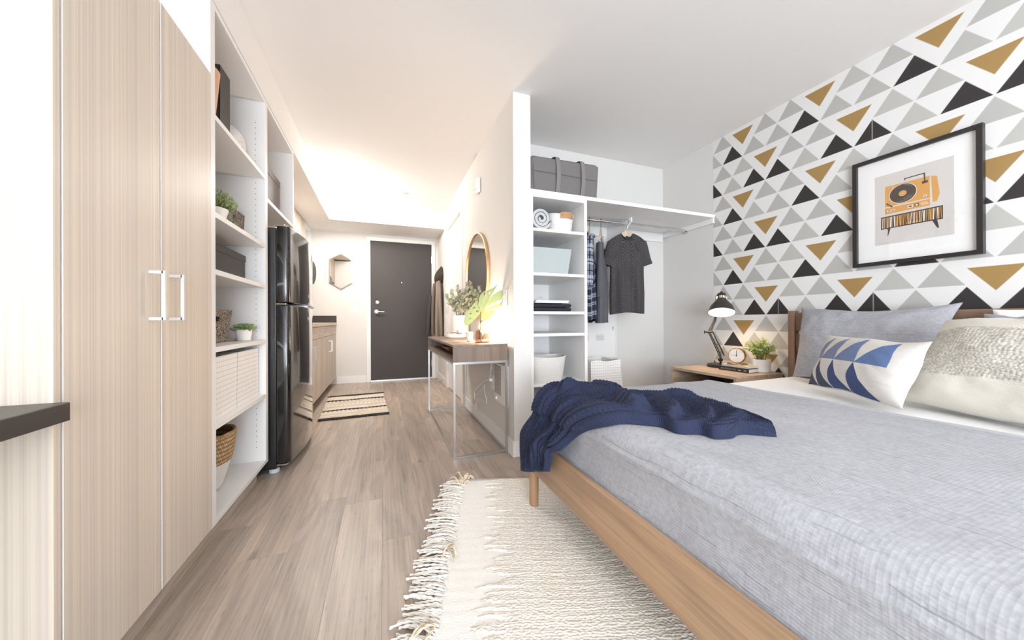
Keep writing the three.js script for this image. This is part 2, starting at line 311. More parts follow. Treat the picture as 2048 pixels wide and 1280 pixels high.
// entry door and its frame
{
  const d = ST('door_1', bx(D1[0] + 0.003, D1[1] - 0.003, 0.022, D1[2] - 0.003, ZB - 0.065, ZB - 0.012, 0.002), M.doorGrey);
  const f = 0.055;
  P(d, 'door_frame', [bx(D1[0] - f, D1[0], 0, D1[2] + f, ZB - 0.1, ZB + 0.014, 0.002), bx(D1[1], D1[1] + f, 0, D1[2] + f, ZB - 0.1, ZB + 0.014, 0.002), bx(D1[0], D1[1], D1[2], D1[2] + f, ZB - 0.1, ZB + 0.014, 0.002)], M.trim);
  P(d, 'threshold', bx(D1[0], D1[1], 0, 0.022, ZB - 0.1, ZB + 0.02, 0.004), M.satin);
  const zf = ZB - 0.012, db = P(d, 'deadbolt', move(lathe([[0, 0.02], [0.02, 0.02], [0.03, 0.012], [0.033, 0]], 24).rotateX(Math.PI / 2), -0.085, 1.218, zf), M.satin);
  P(db, 'thumb_turn', bx(-0.091, -0.079, 1.203, 1.233, zf + 0.018, zf + 0.03), M.chrome);
  const lv = P(d, 'lever_rose', move(lathe([[0, 0.014], [0.03, 0.012], [0.034, 0]], 24).rotateX(Math.PI / 2), -0.1, 1.074, zf), M.satin);
  P(lv, 'lever_handle', [bar(V(-0.1, 1.074, zf), V(-0.1, 1.074, zf + 0.055), 0.011, 12), tube([[-0.1, 1.074, zf + 0.05], [-0.06, 1.075, zf + 0.055], [0.012, 1.074, zf + 0.055]], 0.009, 16)], M.chrome);
  P(d, 'strike_plate', bx(-0.192, -0.186, 1.03, 1.12, ZB - 0.03, ZB + 0.016), M.satin);
  P(d, 'peephole', move(lathe([[0, 0.005], [0.008, 0.004], [0.01, 0]], 16).rotateX(Math.PI / 2), 0.276, 1.535, zf), M.chrome);
  for (const y of [0.25, 1.1, 1.92]) P(d, 'hinge', [bar(V(D1[1] - 0.002, y - 0.055, ZB + 0.006), V(D1[1] - 0.002, y + 0.055, ZB + 0.006), 0.009, 10)], M.satin);
}
// inner door in the corridor wall
{
  const c = 0.072, xa = XP - 0.014;
  const d = ST('door_2', [bx(XP + 0.012, XP + 0.048, 0.012, D2[2] - 0.004, D2[0] + 0.0015, D2[1] - 0.002, 0.001)], M.trim);
  P(d, 'door_frame', [bx(xa, XP + 0.06, 0, D2[2] + c, D2[0] - c, D2[0], 0.003), bx(xa, XP + 0.06, 0, D2[2] + c, D2[1], D2[1] + c, 0.003), bx(xa, XP + 0.06, D2[2], D2[2] + c, D2[0], D2[1], 0.003)], M.trim);
  P(d, 'jamb_stop', bx(XP + 0.049, XP + 0.06, 0, D2[2], D2[0], D2[1], 0), M.trim);
  for (const y of [0.28, 1.08, 1.93]) P(d, 'hinge', [bar(V(XP + 0.004, y - 0.05, D2[0] + 0.004), V(XP + 0.004, y + 0.05, D2[0] + 0.004), 0.008, 10), bx(XP - 0.0145, XP + 0.004, y - 0.05, y + 0.05, D2[0] - 0.02, D2[0] + 0.002, 0.0005)], M.satin);
  P(d, 'door_knob', move(lathe([[0, 0.06], [0.02, 0.058], [0.026, 0.045], [0.02, 0.03], [0.01, 0.022], [0.01, 0.006], [0.03, 0.004], [0.032, 0]], 20).rotateZ(Math.PI / 2), XP + 0.012, 1.0, D2[1] - 0.07), M.satin);
}
// ================================================================ left wall cabinets
const zA = -1.006, zB_ = -1.024, zGap = -1.377, zW = -1.708, zS0 = -1.708, zS0i = -1.749, zS1i = -2.389, zS1 = -2.43, WT = 1.925, CB = 0.1;
{ // wardrobe
  const t = T('wardrobe', 'tall two-door wardrobe in pale striped wood laminate at the left edge', 'wardrobe', [-0.95, 0, -1.36]);
  P(t, 'side_panel', bx(XL + 0.003, XC, CB, WT, zB_, zA, 0.001, 'y'), M.lam);
  P(t, 'side_panel', bx(XL + 0.003, XC - 0.024, CB, WT, zW - 0.0, zW + 0.018, 0.001, 'y', 0.3), M.melamine);
  P(t, 'top_panel', bx(XL + 0.003, XC - 0.023, WT - 0.02, WT, zW + 0.019, zB_ - 0.001, 0.001), M.melamine);
  P(t, 'bottom_panel', bx(XL + 0.003, XC - 0.023, CB, CB + 0.02, zW + 0.019, zB_ - 0.001, 0.001), M.melamine);
  P(t, 'toe_kick', bx(-0.71, -0.69, 0.0, CB, zW - 0.0, zA, 0.001, 'z'), M.lamPlain);
  for (const [za, zb, hz, o] of [[zB_ - 0.006, zGap + 0.0035, -1.322, 0], [zGap - 0.0035, zW - 0.003, -1.424, 0.41]]) {
    const d = P(t, 'door', [bx(XC - 0.02, XC, CB + 0.002, WT, zb, za - 0.0012, 0.001, 'y', o)], M.lam);
    P(d, 'edge_band', bx(XC - 0.02, XC + 0.0002, CB + 0.002, WT, za - 0.0012, za, 0), M.white, { label: 'white edge band on the door' });
    const y0 = 0.935, y1 = 1.083, x1 = XC + 0.038, w = 0.0055;
    P(d, 'handle', [bx(x1 - 0.009, x1, y0, y1, hz - w, hz + w, 0.0012), bx(XC, x1 - 0.004, y1 - 0.010, y1, hz - w, hz + w, 0.001), bx(XC, x1 - 0.004, y0, y0 + 0.010, hz - w, hz + w, 0.001)], M.satin);
  }
}
{ // dark desk slab
  const t = T('desk', 'dark slab desktop at the left edge butting against the wardrobe', 'desk', [-0.94, 0, 0]);
  P(t, 'desktop', bx(XL + 0.003, -0.618, 0.724, 0.763, zA + 0.001, 0.9, 0.002, 'z'), M.counter);
  P(t, 'end_panel', bx(XL + 0.02, -0.66, 0, 0.724, 0.84, 0.875, 0.001), M.lamPlain);
}
const shelfY = { s1: 1.786, s2: 1.383, s3: 1.147, s4: 0.826, s5: 0.507 };
const UT = 2.235;
{ // open shelving
  const t = T('shelving_unit', 'white open shelving unit between the wardrobe and the black fridge', 'shelving', [-0.95, 0, -2.07]);
  P(t, 'side_panel', bx(XL + 0.003, XC, CB, UT, zS0i, zS0, 0.001), M.melamine);
  const rp = P(t, 'side_panel', bx(XL + 0.003, XC, CB, UT, zS1, zS1i, 0.001), M.melamine);
  P(t, 'top_panel', bx(XL + 0.003, XC, UT - 0.022, UT, zS1i + 0.0005, zS0i - 0.0005, 0.001), M.melamine);
  P(t, 'back_panel', bx(XL + 0.004, XL + 0.012, CB, UT - 0.023, zS1i + 0.0005, zS0i - 0.0005, 0), M.melamine);
  P(t, 'bottom_panel', bx(XL + 0.013, XC, CB, CB + 0.02, zS1i + 0.0005, zS0i - 0.0005, 0.001), M.melamine);
  for (const y of Object.values(shelfY)) P(t, 'shelf', bx(XL + 0.013, XC - 0.001, y - 0.022, y, zS1i + 0.0005, zS0i - 0.0005, 0.001), M.melamine);
  P(t, 'toe_kick', bx(-0.71, -0.69, 0.0, CB, -2.385, zS0 - 0.001, 0.001, 'z'), M.lamPlain);
  const pegs = []; for (let y = 0.2; y < 2.12; y += 0.032) { if (Object.values(shelfY).some((s) => y > s - 0.03 && y < s + 0.008)) continue; for (const x of [-0.692]) { const g = new THREE.CircleGeometry(0.0024, 10); g.translate(x, y, zS1i + 0.0003); pegs.push(g); } }
  P(rp, 'peg_hole', pegs, M.pegDark, { kind: 'stuff' });
}
{ // open cabinet over the fridge
  const t = T('fridge_top_cabinet', 'white open cubby cabinet mounted above the black fridge', 'cabinet', [-0.95, 1.66, -2.75]);
  const za = zS1 - 0.001, zb = -3.07;
  P(t, 'side_panel', bx(XL + 0.003, XC, 1.646, UT, zb, zb + 0.019, 0.001), M.melamine);
  P(t, 'bottom_panel', bx(XL + 0.003, XC, 1.646, 1.668, zb + 0.0195, za, 0.001), M.melamine);
  P(t, 'top_panel', bx(XL + 0.003, XC, UT - 0.022, UT, zb + 0.0195, za, 0.001), M.melamine);
  P(t, 'back_panel', bx(XL + 0.004, XL + 0.012, 1.669, UT - 0.023, zb + 0.0195, za, 0), M.melamine);
}
{ // fridge
  const z0 = -2.465, z1 = -3.195, t = T('fridge', 'glossy black top-freezer fridge beside the white shelving', 'fridge', [-0.9, 0, (z0 + z1) / 2]);
  P(t, 'body', bx(-1.24, -0.612, 0.03, 1.505, z1, z0, 0.006), M.blackSide);
  const curve = (y0, y1) => { // bowed door
    const n = 24, pts = []; const w = z0 - z1, b = 0.03, r = 0.02;
    const s = new THREE.Shape(); const X = (k) => -0.545 + b * (1 - (2 * k - 1) ** 2);
    s.moveTo(-0.600, z1); s.lineTo(-0.565, z1); s.quadraticCurveTo(-0.545, z1, X(0.03), z1 + w * 0.03);
    for (let i = 1; i < n; i++) s.lineTo(X(0.03 + 0.94 * i / n), z1 + w * (0.03 + 0.94 * i / n));
    s.lineTo(X(0.97), z1 + w * 0.97); s.quadraticCurveTo(-0.545, z0, -0.565, z0); s.lineTo(-0.600, z0);
    const g = new THREE.ExtrudeGeometry(s, { depth: y1 - y0 - 0.012, bevelEnabled: true, bevelSize: 0.005, bevelThickness: 0.006, bevelSegments: 3, curveSegments: 10 });
    g.rotateX(Math.PI / 2); // shape y (=z) -> world z ; depth -> -y
    g.translate(0, y1 - 0.006, 0); return toCreasedNormals(g, 0.5);
  };
  const up = P(t, 'freezer_door', curve(1.047, 1.515), M.blackGloss); const lo = P(t, 'fridge_door', curve(0.062, 1.03), M.blackGloss);
  P(up, 'badge', move(new THREE.CylinderGeometry(0.014, 0.014, 0.004, 20).rotateZ(Math.PI / 2), -0.545 + 0.009, 1.455, z1 + 0.055), M.chrome);
  P(up, 'door_grip', bx(-0.575, -0.522, 1.032, 1.0455, z1 + 0.04, z1 + 0.30, 0.003), M.satin);
  P(lo, 'door_grip', bx(-0.58, -0.53, 1.0305, 1.036, z1 + 0.36, z1 + 0.52, 0.002), M.satin);
  P(t, 'gasket', [bx(-0.612, -0.600, 0.07, 1.02, z1 + 0.012, z0 - 0.012, 0), bx(-0.612, -0.600, 1.06, 1.505, z1 + 0.012, z0 - 0.012, 0)], std('#3c3a3a', 0.6));
  P(t, 'hinge', [bx(-0.625, -0.56, 1.518, 1.526, z0 - 0.06, z0 - 0.02, 0.002), cyl(0.009, 0.009, 1.512, 1.532, -0.575, z0 - 0.03, 12)], M.chrome);
  P(t, 'hinge', [bx(-0.62, -0.56, 1.033, 1.043, z0 - 0.05, z0 - 0.004, 0.002)], M.chrome);
  P(t, 'hinge', [bx(-0.625, -0.555, 0.046, 0.056, z0 - 0.05, z0 - 0.006, 0.002)], M.chrome);
  for (const z of [z0 - 0.035, z1 + 0.035]) P(t, 'foot', [lathe([[0, 0], [0.026, 0], [0.028, 0.006], [0.028, 0.026], [0.012, 0.03], [0, 0.05]], 18, -0.632, 0, z)], std('#c9ccce', 0.5), { label: 'pale grey levelling foot' });
  for (const z of [z0 - 0.05, z1 + 0.05]) P(t, 'roller', [bar(V(-1.15, 0.02, z - 0.02), V(-1.15, 0.02, z + 0.02), 0.02, 14)], M.black);
}
// kitchen run
const K0 = -3.24, K1 = ZB + 0.002, KX = -0.66;
{
  const n = 4, w = (K0 - (K1 + 0.06)) / n, dr = 0.745;
  for (let i = 0; i < 2; i++) {
    const za = K0 - i * 2 * w, zb = za - 2 * w, pos = ['far', 'near'][i];
    const t = T('base_cabinet', i ? 'pale wood base kitchen cabinet against the entry wall' : 'pale wood base kitchen cabinet next to the fridge', 'cabinet', [-0.95, 0, (za + zb) / 2]);
    P(t, 'carcass', bx(XL + 0.003, KX - 0.021, 0.1, 0.872, zb + 0.001, za - 0.001, 0.001), M.lamPlain);
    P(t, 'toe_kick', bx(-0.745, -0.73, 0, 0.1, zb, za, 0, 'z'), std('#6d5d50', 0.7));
    const dw = P(t, 'drawer', bx(KX - 0.02, KX, dr + 0.002, 0.868, zb + 0.002, za - 0.002, 0.001, 'z'), M.lamPlain);
    for (let k = 0; k < 2; k++) {
      const a = za - k * w, d = P(t, 'door', bx(KX - 0.02, KX, 0.102, dr - 0.002, a - w + 0.002, a - 0.002, 0.001, 'y', k * 0.2), M.lamPlain);
      const hz = k ? a - 0.05 : a - w + 0.05;
      P(d, 'handle', [bx(KX + 0.026, KX + 0.034, 0.535, 0.68, hz - 0.005, hz + 0.005, 0.001), bx(KX, KX + 0.03, 0.67, 0.68, hz - 0.005, hz + 0.005, 0.001), bx(KX, KX + 0.03, 0.535, 0.545, hz - 0.005, hz + 0.005, 0.001)], M.satin);
    }
  }
  S('cabinet_filler', 'narrow pale wood filler strip between the last base cabinet and the entry wall', 'filler', bx(KX - 0.02, KX, 0.1, 0.872, K1, K1 + 0.058, 0.001), M.lamPlain);
  const c = T('kitchen_worktop', 'light kitchen worktop with a dark end splash by the entry wall', 'worktop', [-0.95, 0.874, (K0 + K1) / 2]);
  P(c, 'worktop', bx(XL + 0.003, -0.645, 0.874, 0.912, K1, K0, 0.002), std('#cdbba8', 0.4));
  P(c, 'backsplash', [bx(XL + 0.003, -0.65, 0.912, 1.012, K1, K1 + 0.018, 0.001), bx(XL + 0.003, XL + 0.02, 0.912, 1.012, K1 + 0.018, K0, 0.001)], M.counter, { label: 'dark splash strip' });
  const f = T('kitchen_faucet', 'small chrome faucet on the kitchen worktop', 'faucet', [-0.86, 0.912, -4.6]);
  P(f, 'base', lathe([[0.028, 0], [0.028, 0.01], [0.018, 0.018], [0.016, 0.06], [0, 0.062]], 18, -0.86, 0.9122, -4.6), M.chrome);
  P(f, 'spout', tube([[-0.86, 0.95, -4.6], [-0.86, 0.985, -4.6], [-0.84, 0.99, -4.6], [-0.78, 0.975, -4.6]], 0.009, 20), M.chrome);
  const u = T('upper_cabinet', 'pale wood wall cabinet above the kitchen worktop beyond the fridge', 'cabinet', [-1.1, 1.5, -4.3]);
  P(u, 'carcass', bx(XL + 0.003, -0.995, 1.74, SOF - 0.003, -5.25, -3.09, 0.001), M.lamPlain);
  for (let i = 0; i < 4; i++) P(u, 'door', bx(-0.994, -0.975, 1.74, SOF - 0.004, -3.092 - (i + 1) * 0.54 + 0.002, -3.092 - i * 0.54 - 0.002, 0.001), M.lamPlain);
  const u2 = T('corner_shelf_cabinet', 'white open end cabinet between the wood wall cabinet and the entry wall', 'cabinet', [-1.1, 1.5, -5.47]);
  P(u2, 'carcass', [bx(XL + 0.003, -0.975, 1.5, 1.52, K1, -5.252, 0.001), bx(XL + 0.003, -0.975, SOF - 0.024, SOF - 0.004, K1, -5.252, 0.001), bx(XL + 0.003, -0.975, 1.52, SOF - 0.024, -5.27, -5.252, 0.001), bx(XL + 0.003, -0.975, 1.52, SOF - 0.024, K1, K1 + 0.018, 0.001), bx(XL + 0.003, XL + 0.01, 1.52, SOF - 0.024, K1 + 0.018, -5.27, 0)], M.melamine);
  const mw = T('microwave', 'black microwave with a bowed door mounted under the wall cabinet', 'microwave', [-1.05, 1.4, -4.9]);
  P(mw, 'body', bx(XL + 0.003, -0.9, 1.42, 1.735, -5.24, -4.5, 0.003), M.blackSide);
  P(mw, 'door', extr([[-0.9, 1.425], [-0.868, 1.435], [-0.848, 1.50], [-0.843, 1.578], [-0.848, 1.655], [-0.868, 1.72], [-0.9, 1.73]], 0.73, 0.002).translate(0, 0, -5.235), M.black);
}
// ================================================================ things on the shelves
function boxWithLid(name, label, x0, x1, y, h, z0, z1, mat, lidH = 0.035, g) {
  const t = T(name, label, 'box', [(x0 + x1) / 2, y, (z0 + z1) / 2], g ? { group: g } : {});
  P(t, 'base', bx(x0 + 0.003, x1 - 0.003, y, y + h - 0.004, z0 + 0.003, z1 - 0.003, 0.003), mat);
  P(t, 'lid', bx(x0, x1, y + h - lidH, y + h, z0, z1, 0.004), mat); return t;
}
const s = shelfY;
{
  const t = T('magazine_file', 'tall dark grey file box on the top shelf beside the tan vase', 'box', [-0.86, s.s1, -2.0]);
  P(t, 'side', [extr([[-1.0, s.s1], [-0.70, s.s1], [-0.70, s.s1 + 0.325], [-0.86, s.s1 + 0.325], [-1.0, s.s1 + 0.2]], 0.004).translate(0, 0, -2.052), extr([[-1.0, s.s1], [-0.70, s.s1], [-0.70, s.s1 + 0.325], [-0.86, s.s1 + 0.325], [-1.0, s.s1 + 0.2]], 0.004).translate(0, 0, -1.947)], M.blackBox);
  P(t, 'spine', bx(-0.704, -0.698, s.s1, s.s1 + 0.326, -2.052, -1.943, 0.001), M.blackBox);
  P(t, 'bottom', bx(-1.0, -0.70, s.s1, s.s1 + 0.004, -2.048, -1.947, 0), M.blackBox);
  S('tan_vase', 'tan terracotta vase half hidden behind the shelf upright on the top shelf', 'vase', lathe([[0, s.s1 + 0.0003], [0.056, s.s1 + 0.0003], [0.06, s.s1 + 0.004], [0.066, s.s1 + 0.08], [0.074, s.s1 + 0.17], [0.080, s.s1 + 0.243], [0.077, s.s1 + 0.246], [0.073, s.s1 + 0.242], [0.062, s.s1 + 0.1], [0.05, s.s1 + 0.02], [0, s.s1 + 0.012]], 44, -0.752, 0, -1.86), M.terracotta);
  const w = T('round_vase', 'round white speckled vase on the top shelf behind the dark file box', 'vase', [-0.80, s.s1, -2.255]);
  const pr = []; for (let i = 0; i <= 16; i++) { const a = -Math.PI / 2 * 0.82 + i / 16 * Math.PI * 0.86; pr.push([0.1 * Math.cos(a), s.s1 + 0.1 + 0.105 * Math.sin(a)]); } pr.unshift([0, pr[0][1] - 0.0], [pr[0][0], pr[0][1]]);
  P(w, 'body', lathe([[0, s.s1 + 0.003], ...pr.map((p) => [p[0], Math.max(p[1], s.s1 + 0.003)])], 36, -0.80, 0, -2.255), std('#eeeae6', 0.6, { map: dataTex(128, 128, (u, v) => { const k = vnoise(u * 40, v * 40, 40, 40, 3); return k > 0.9 ? 0.75 : 0.97; }, true) }));
  P(w, 'rim', lathe([[0.032, s.s1 + 0.196], [0.036, s.s1 + 0.206], [0.03, s.s1 + 0.208], [0.026, s.s1 + 0.198]], 24, -0.80, 0, -2.255), std('#8a8480', 0.6));
}
// leafy little plants: many small real leaves joined into one foliage part
function leafCard(len, wid, bend = 0.25, n = 4) {
  const g = grid(2, n, (u, v) => { const w = wid * Math.sin(Math.PI * Math.pow(clamp(v * 0.96 + 0.02), 0.8)) * (u - 0.5); return [w, v * len * Math.cos(bend * v), -Math.abs(u - 0.5) * wid * 0.35 + bend * len * v * v * 0.6]; }); return g;
}
function place(g, p, dir, roll = 0, sc = 1) {
  const c = g.clone(), up = dir.clone().normalize(); c.rotateY(roll); c.scale(sc, sc, sc); c.applyQuaternion(new THREE.Quaternion().setFromUnitVectors(V(0, 1, 0), up)); c.translate(p.x, p.y, p.z); return c;
}
const leafMat = (c, tr = 0.25) => phy(c, 0.75, { transmission: tr, thickness: 0, side: THREE.DoubleSide });
const potProf = (r0, r1, h, th = 0.004) => [[0, 0], [r0 * 0.94, 0], [r0, 0.004], [r1, h - 0.002], [r1 - th / 2, h], [r1 - th, h - 0.002], [r0 - th, 0.012 + h * 0.5], [0, 0.012 + h * 0.5]];
{
  setSeed(7);
  const x = -0.735, z = -1.965, y = s.s2, t = T('potted_plant', 'bushy green plant in a white pot on the second shelf', 'plant', [x, y, z]);
  L(t, 'pot', lathe(potProf(0.042, 0.058, 0.07), 28), M.ceramic); L(t, 'soil', cyl(0.05, 0.05, 0.05, 0.058, 0, 0, 20), M.soil);
  const lf = leafCard(0.0125, 0.009), gs = []; const st = [];
  for (let i = 0; i < 620; i++) { const a = rr(0, 6.28), e = Math.acos(rr(-0.25, 1)), R = 0.082 * Math.pow(rnd(), 0.3); const p = V(Math.sin(e) * Math.cos(a) * R * 1.1, 0.085 + Math.cos(e) * R * 0.8, Math.sin(e) * Math.sin(a) * R * 1.1); gs.push(place(lf, p, V(p.x * 8 + rr(-.5, .5), (p.y - 0.06) * 8 + 0.4, p.z * 8 + rr(-.5, .5)), rr(0, 6), rr(0.7, 1.3))); if (i % 8 === 0) st.push(bar(V(0, 0.055, 0), p, 0.0012, 4)); }
  for (let i = 0; i < 26; i++) { const q = i / 26; gs.push(place(lf, V(0.035 + 0.03 * q + rr(-.008, .008), 0.07 - 0.06 * q, -0.05 - 0.055 * q + rr(-.008, .008)), V(rr(-.6, .6), -0.3, rr(-1, .2)), rr(0, 6), rr(0.7, 1.1))); }
  L(t, 'foliage', gs, leafMat('#9aa873')); L(t, 'stem', st, std('#66733f', 0.8));
}
const tweedMat = std('#c3bab2', 0.9, { map: rep(TXtweed, 3.6, 3.6), bumpMap: rep(TXtweed, 3.6, 3.6), bumpScale: 0.0008 });
function tweedBasket(label, cx, y, cz, wx, wz, h, taper, group, skew) {
  const t = T('tweed_basket', label, 'basket', [cx, y, cz], { group });
  const wall = 0.008, hw = wx / 2, hz = wz / 2;
  const ring = (k, inset) => { const tp = 1 - taper * (1 - k); return [hw * tp - inset, hz * tp - inset]; };
  const tt = []; // four walls as slabs; the two long ones have a slot handle
  const side = (len0, len1, slot) => { const sh = new THREE.Shape(); sh.moveTo(-len0, 0); sh.lineTo(len0, 0); sh.lineTo(len1, h - 0.006); sh.quadraticCurveTo(len1, h, len1 - 0.006, h); sh.lineTo(-len1 + 0.006, h); sh.quadraticCurveTo(-len1, h, -len1, h - 0.006); sh.closePath();
    if (slot) { const hl = new THREE.Path(); const sy = h * 0.72, sw = 0.045, shh = 0.013; hl.moveTo(-sw, sy - shh); hl.lineTo(-sw, sy + shh); hl.lineTo(sw, sy + shh); hl.lineTo(sw, sy - shh); hl.closePath(); sh.holes.push(hl); }
    const g = new THREE.ExtrudeGeometry(sh, { depth: wall - 0.002, bevelEnabled: true, bevelSize: 0.001, bevelThickness: 0.001, bevelSegments: 1 }); return g; };
  const [bx0, bz0] = ring(0, 0), [bx1, bz1] = ring(1, 0), lean = Math.atan2(bx1 - bx0, h), leanZ = Math.atan2(bz1 - bz0, h);
  for (const sx of [1, -1]) { const g = side(bz0, bz1, true); g.rotateY(Math.PI / 2); g.rotateZ(-lean); if (sx < 0) g.rotateY(Math.PI); g.translate(sx * (bx0 - wall), 0, 0); L(t, 'side', g, tweedMat); }
  for (const sz of [1, -1]) { const g = side(bx0 - wall, bx1 - wall, true); g.rotateX(leanZ); if (sz < 0) g.rotateY(Math.PI); g.translate(0, 0, sz * (bz0 - wall)); L(t, 'side', g, tweedMat); }
  L(t, 'bottom', bx(-bx0 + wall, bx0 - wall, 0, 0.008, -bz0 + wall, bz0 - wall, 0), tweedMat); return t;
}
tweedBasket('grey tweed basket with slot handles behind the bushy plant on the second shelf', -0.86, s.s2, -2.21, 0.23, 0.40, 0.155, 0.06);
{
  boxWithLid('lidded_box', 'black lidded box on the middle shelf with the raised lid edge', -1.02, -0.735, s.s3, 0.158, -2.372, -1.98, M.blackBox, 0.038);
}
tweedBasket('flared grey tweed basket in front of the glass jar on the fourth shelf', -0.86, s.s4, -2.02, 0.24, 0.36, 0.165, 0.16);
{ // glass dome jar behind the basket
  const x = -0.82, z = -2.29, y = s.s4, t = T('glass_jar', 'clear glass dome jar behind the tweed basket on the fourth shelf', 'jar', [x, y, z]);
  const r = 0.075; const out = [[r, 0.012], [r, 0.12]]; for (let i = 1; i <= 8; i++) { const a = i / 8 * Math.PI / 2; out.push([r * Math.cos(a), 0.12 + r * Math.sin(a)]); }
  L(t, 'dome', lathe(out, 32), M.glass); L(t, 'base', lathe([[0, 0], [r + 0.006, 0], [r + 0.006, 0.012], [0, 0.012]], 32), M.lamPlain);
  L(t, 'amber_bottle', lathe([[0, 0.0125], [0.028, 0.0125], [0.028, 0.08], [0.012, 0.1], [0.012, 0.118], [0, 0.118]], 20, -0.01, 0, 0.0), std('#6a4a33', 0.3));
}
{ // succulent
  const x = -0.715, z = -2.275, y = s.s4, t = T('succulent', 'small green succulent in a white tapered pot on the fourth shelf', 'plant', [x, y, z]);
  L(t, 'pot', lathe(potProf(0.030, 0.040, 0.062), 28), M.ceramic); L(t, 'soil', cyl(0.034, 0.034, 0.045, 0.054, 0, 0, 18), M.soil);
  const gs = []; for (let k = 0; k < 3; k++) for (let i = 0; i < 9; i++) { const a = i / 9 * 6.283 + k * 0.35, el = [0.25, 0.6, 1.05][k], len = [0.058, 0.05, 0.034][k]; const g = new THREE.SphereGeometry(0.5, 8, 8); const p = g.attributes.position; for (let q = 0; q < p.count; q++) { const v = p.getY(q) + 0.5, w = Math.sin(Math.PI * Math.pow(clamp(v), 0.85)); p.setXYZ(q, p.getX(q) * 0.018 * (0.6 + 0.6 * w) * 1.3, v * len, p.getZ(q) * 0.009 + 0.006 * v * v); } g.computeVertexNormals(); gs.push(place(g, V(0.006 * Math.cos(a), 0.056 + k * 0.004, 0.006 * Math.sin(a)), V(Math.cos(a) * Math.cos(el), Math.sin(el), Math.sin(a) * Math.cos(el)), 0)); }
  for (const g of gs) L(t, 'leaf', g, std(rnd() > 0.5 ? '#7f9463' : '#8a9a68', 0.6));
}
// grid-print fabric boxes
const gridTex = canvasTex(512, 512, (g) => { g.fillStyle = '#f3f1ee'; g.fillRect(0, 0, 512, 512); g.lineCap = 'round'; setSeed(5);
  for (let k = 0; k < 8; k++) { const p = 32 + k * 64; g.strokeStyle = 'rgba(110,104,102,0.75)'; g.lineWidth = 3.2; g.beginPath(); g.moveTo(0, p); for (let x = 0; x <= 512; x += 64) g.lineTo(x, p + (x % 512 ? rr(-2, 2) : 0)); g.stroke(); g.strokeStyle = 'rgba(140,134,132,0.6)'; g.lineWidth = 2.6; g.beginPath(); g.moveTo(p, 0); for (let y = 0; y <= 512; y += 64) g.lineTo(p + (y % 512 ? rr(-2, 2) : 0), y); g.stroke(); } });
gridTex.repeat.set(1 / 0.18, 1 / 0.18);
const gridMat = std('#ffffff', 0.85, { map: gridTex });
function gridBox(label, x0, x1, y, h, z0, z1, group) {
  const t = T('grid_fabric_bin', label, 'storage bin', [(x0 + x1) / 2, y, (z0 + z1) / 2], { group });
  const w = 0.006; const wob = (g) => { const p = g.attributes.position; for (let i = 0; i < p.count; i++) p.setX(i, p.getX(i) + 0.004 * Math.sin(p.getY(i) * 20 + p.getZ(i) * 15)); return g; };
  P(t, 'front', wob(bx(x1 - w, x1, y, y + h, z0, z1, 0.002)), gridMat); P(t, 'back', bx(x0, x0 + w, y, y + h, z0, z1, 0.002), gridMat);
  P(t, 'side', bx(x0 + w, x1 - w, y, y + h, z0, z0 + w, 0.002), gridMat); P(t, 'side', bx(x0 + w, x1 - w, y, y + h, z1 - w, z1, 0.002), gridMat);
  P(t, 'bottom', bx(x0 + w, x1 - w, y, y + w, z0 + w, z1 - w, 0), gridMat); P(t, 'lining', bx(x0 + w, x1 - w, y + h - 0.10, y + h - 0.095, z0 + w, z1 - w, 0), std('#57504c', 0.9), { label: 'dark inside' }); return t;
}
gridBox('white grid-print fabric bin on the fifth shelf, the one nearer the wardrobe', -1.0, -0.675, s.s5, 0.272, -2.064, -1.77);
gridBox('white grid-print fabric bin on the fifth shelf, the one nearer the fridge', -1.0, -0.675, s.s5, 0.272, -2.375, -2.07);
{ // two-tone basket on the bottom shelf
  const x = -0.86, z = -2.06, y = CB + 0.021, t = T('seagrass_basket', 'two-tone basket with a braided top and white base on the lowest shelf', 'basket', [x, y, z]);
  const f = (k) => 0.115 + 0.055 * Math.sin(k * 1.5); // radius by height share
  const pr = (a, b, off) => { const o = []; for (let i = 0; i <= 8; i++) { const k = a + (b - a) * i / 8; o.push([f(k) + off, k * 0.27]); } return o; };
  L(t, 'white_base', lathe([[0, 0], [0.1, 0], ...pr(0.02, 0.5, 0)], 40), std('#f1efec', 0.8, { bumpMap: rep(TXbraid, 5, 2), bumpScale: 0.0006 }));
  const bm = std('#f6ead6', 0.85, { map: rep(TXbraidC, 4, 0.75), bumpMap: rep(TXbraid, 4, 0.75), bumpScale: 0.005 });
  L(t, 'braided_top', lathe(pr(0.5, 1, 0.003), 40), bm); L(t, 'inside', lathe(pr(0.05, 1, -0.008).reverse(), 40), std('#b5a18c', 0.9, { map: rep(TXbraidC, 4, 1.2) }));
  L(t, 'rim', tube(Array.from({ length: 28 }, (_, i) => { const a = i / 28 * 6.283; return V(Math.cos(a) * (f(1) - 0.002), 0.27 + 0.003 * (i % 2), Math.sin(a) * (f(1) - 0.002)); }), 0.008, 84, 8, true), bm);
}
boxWithLid('dark_storage_box', 'dark brown lidded box in the cubby above the fridge', -1.0, -0.70, 1.669, 0.275, -2.935, -2.5, std('#5e5552', 0.6), 0.045);
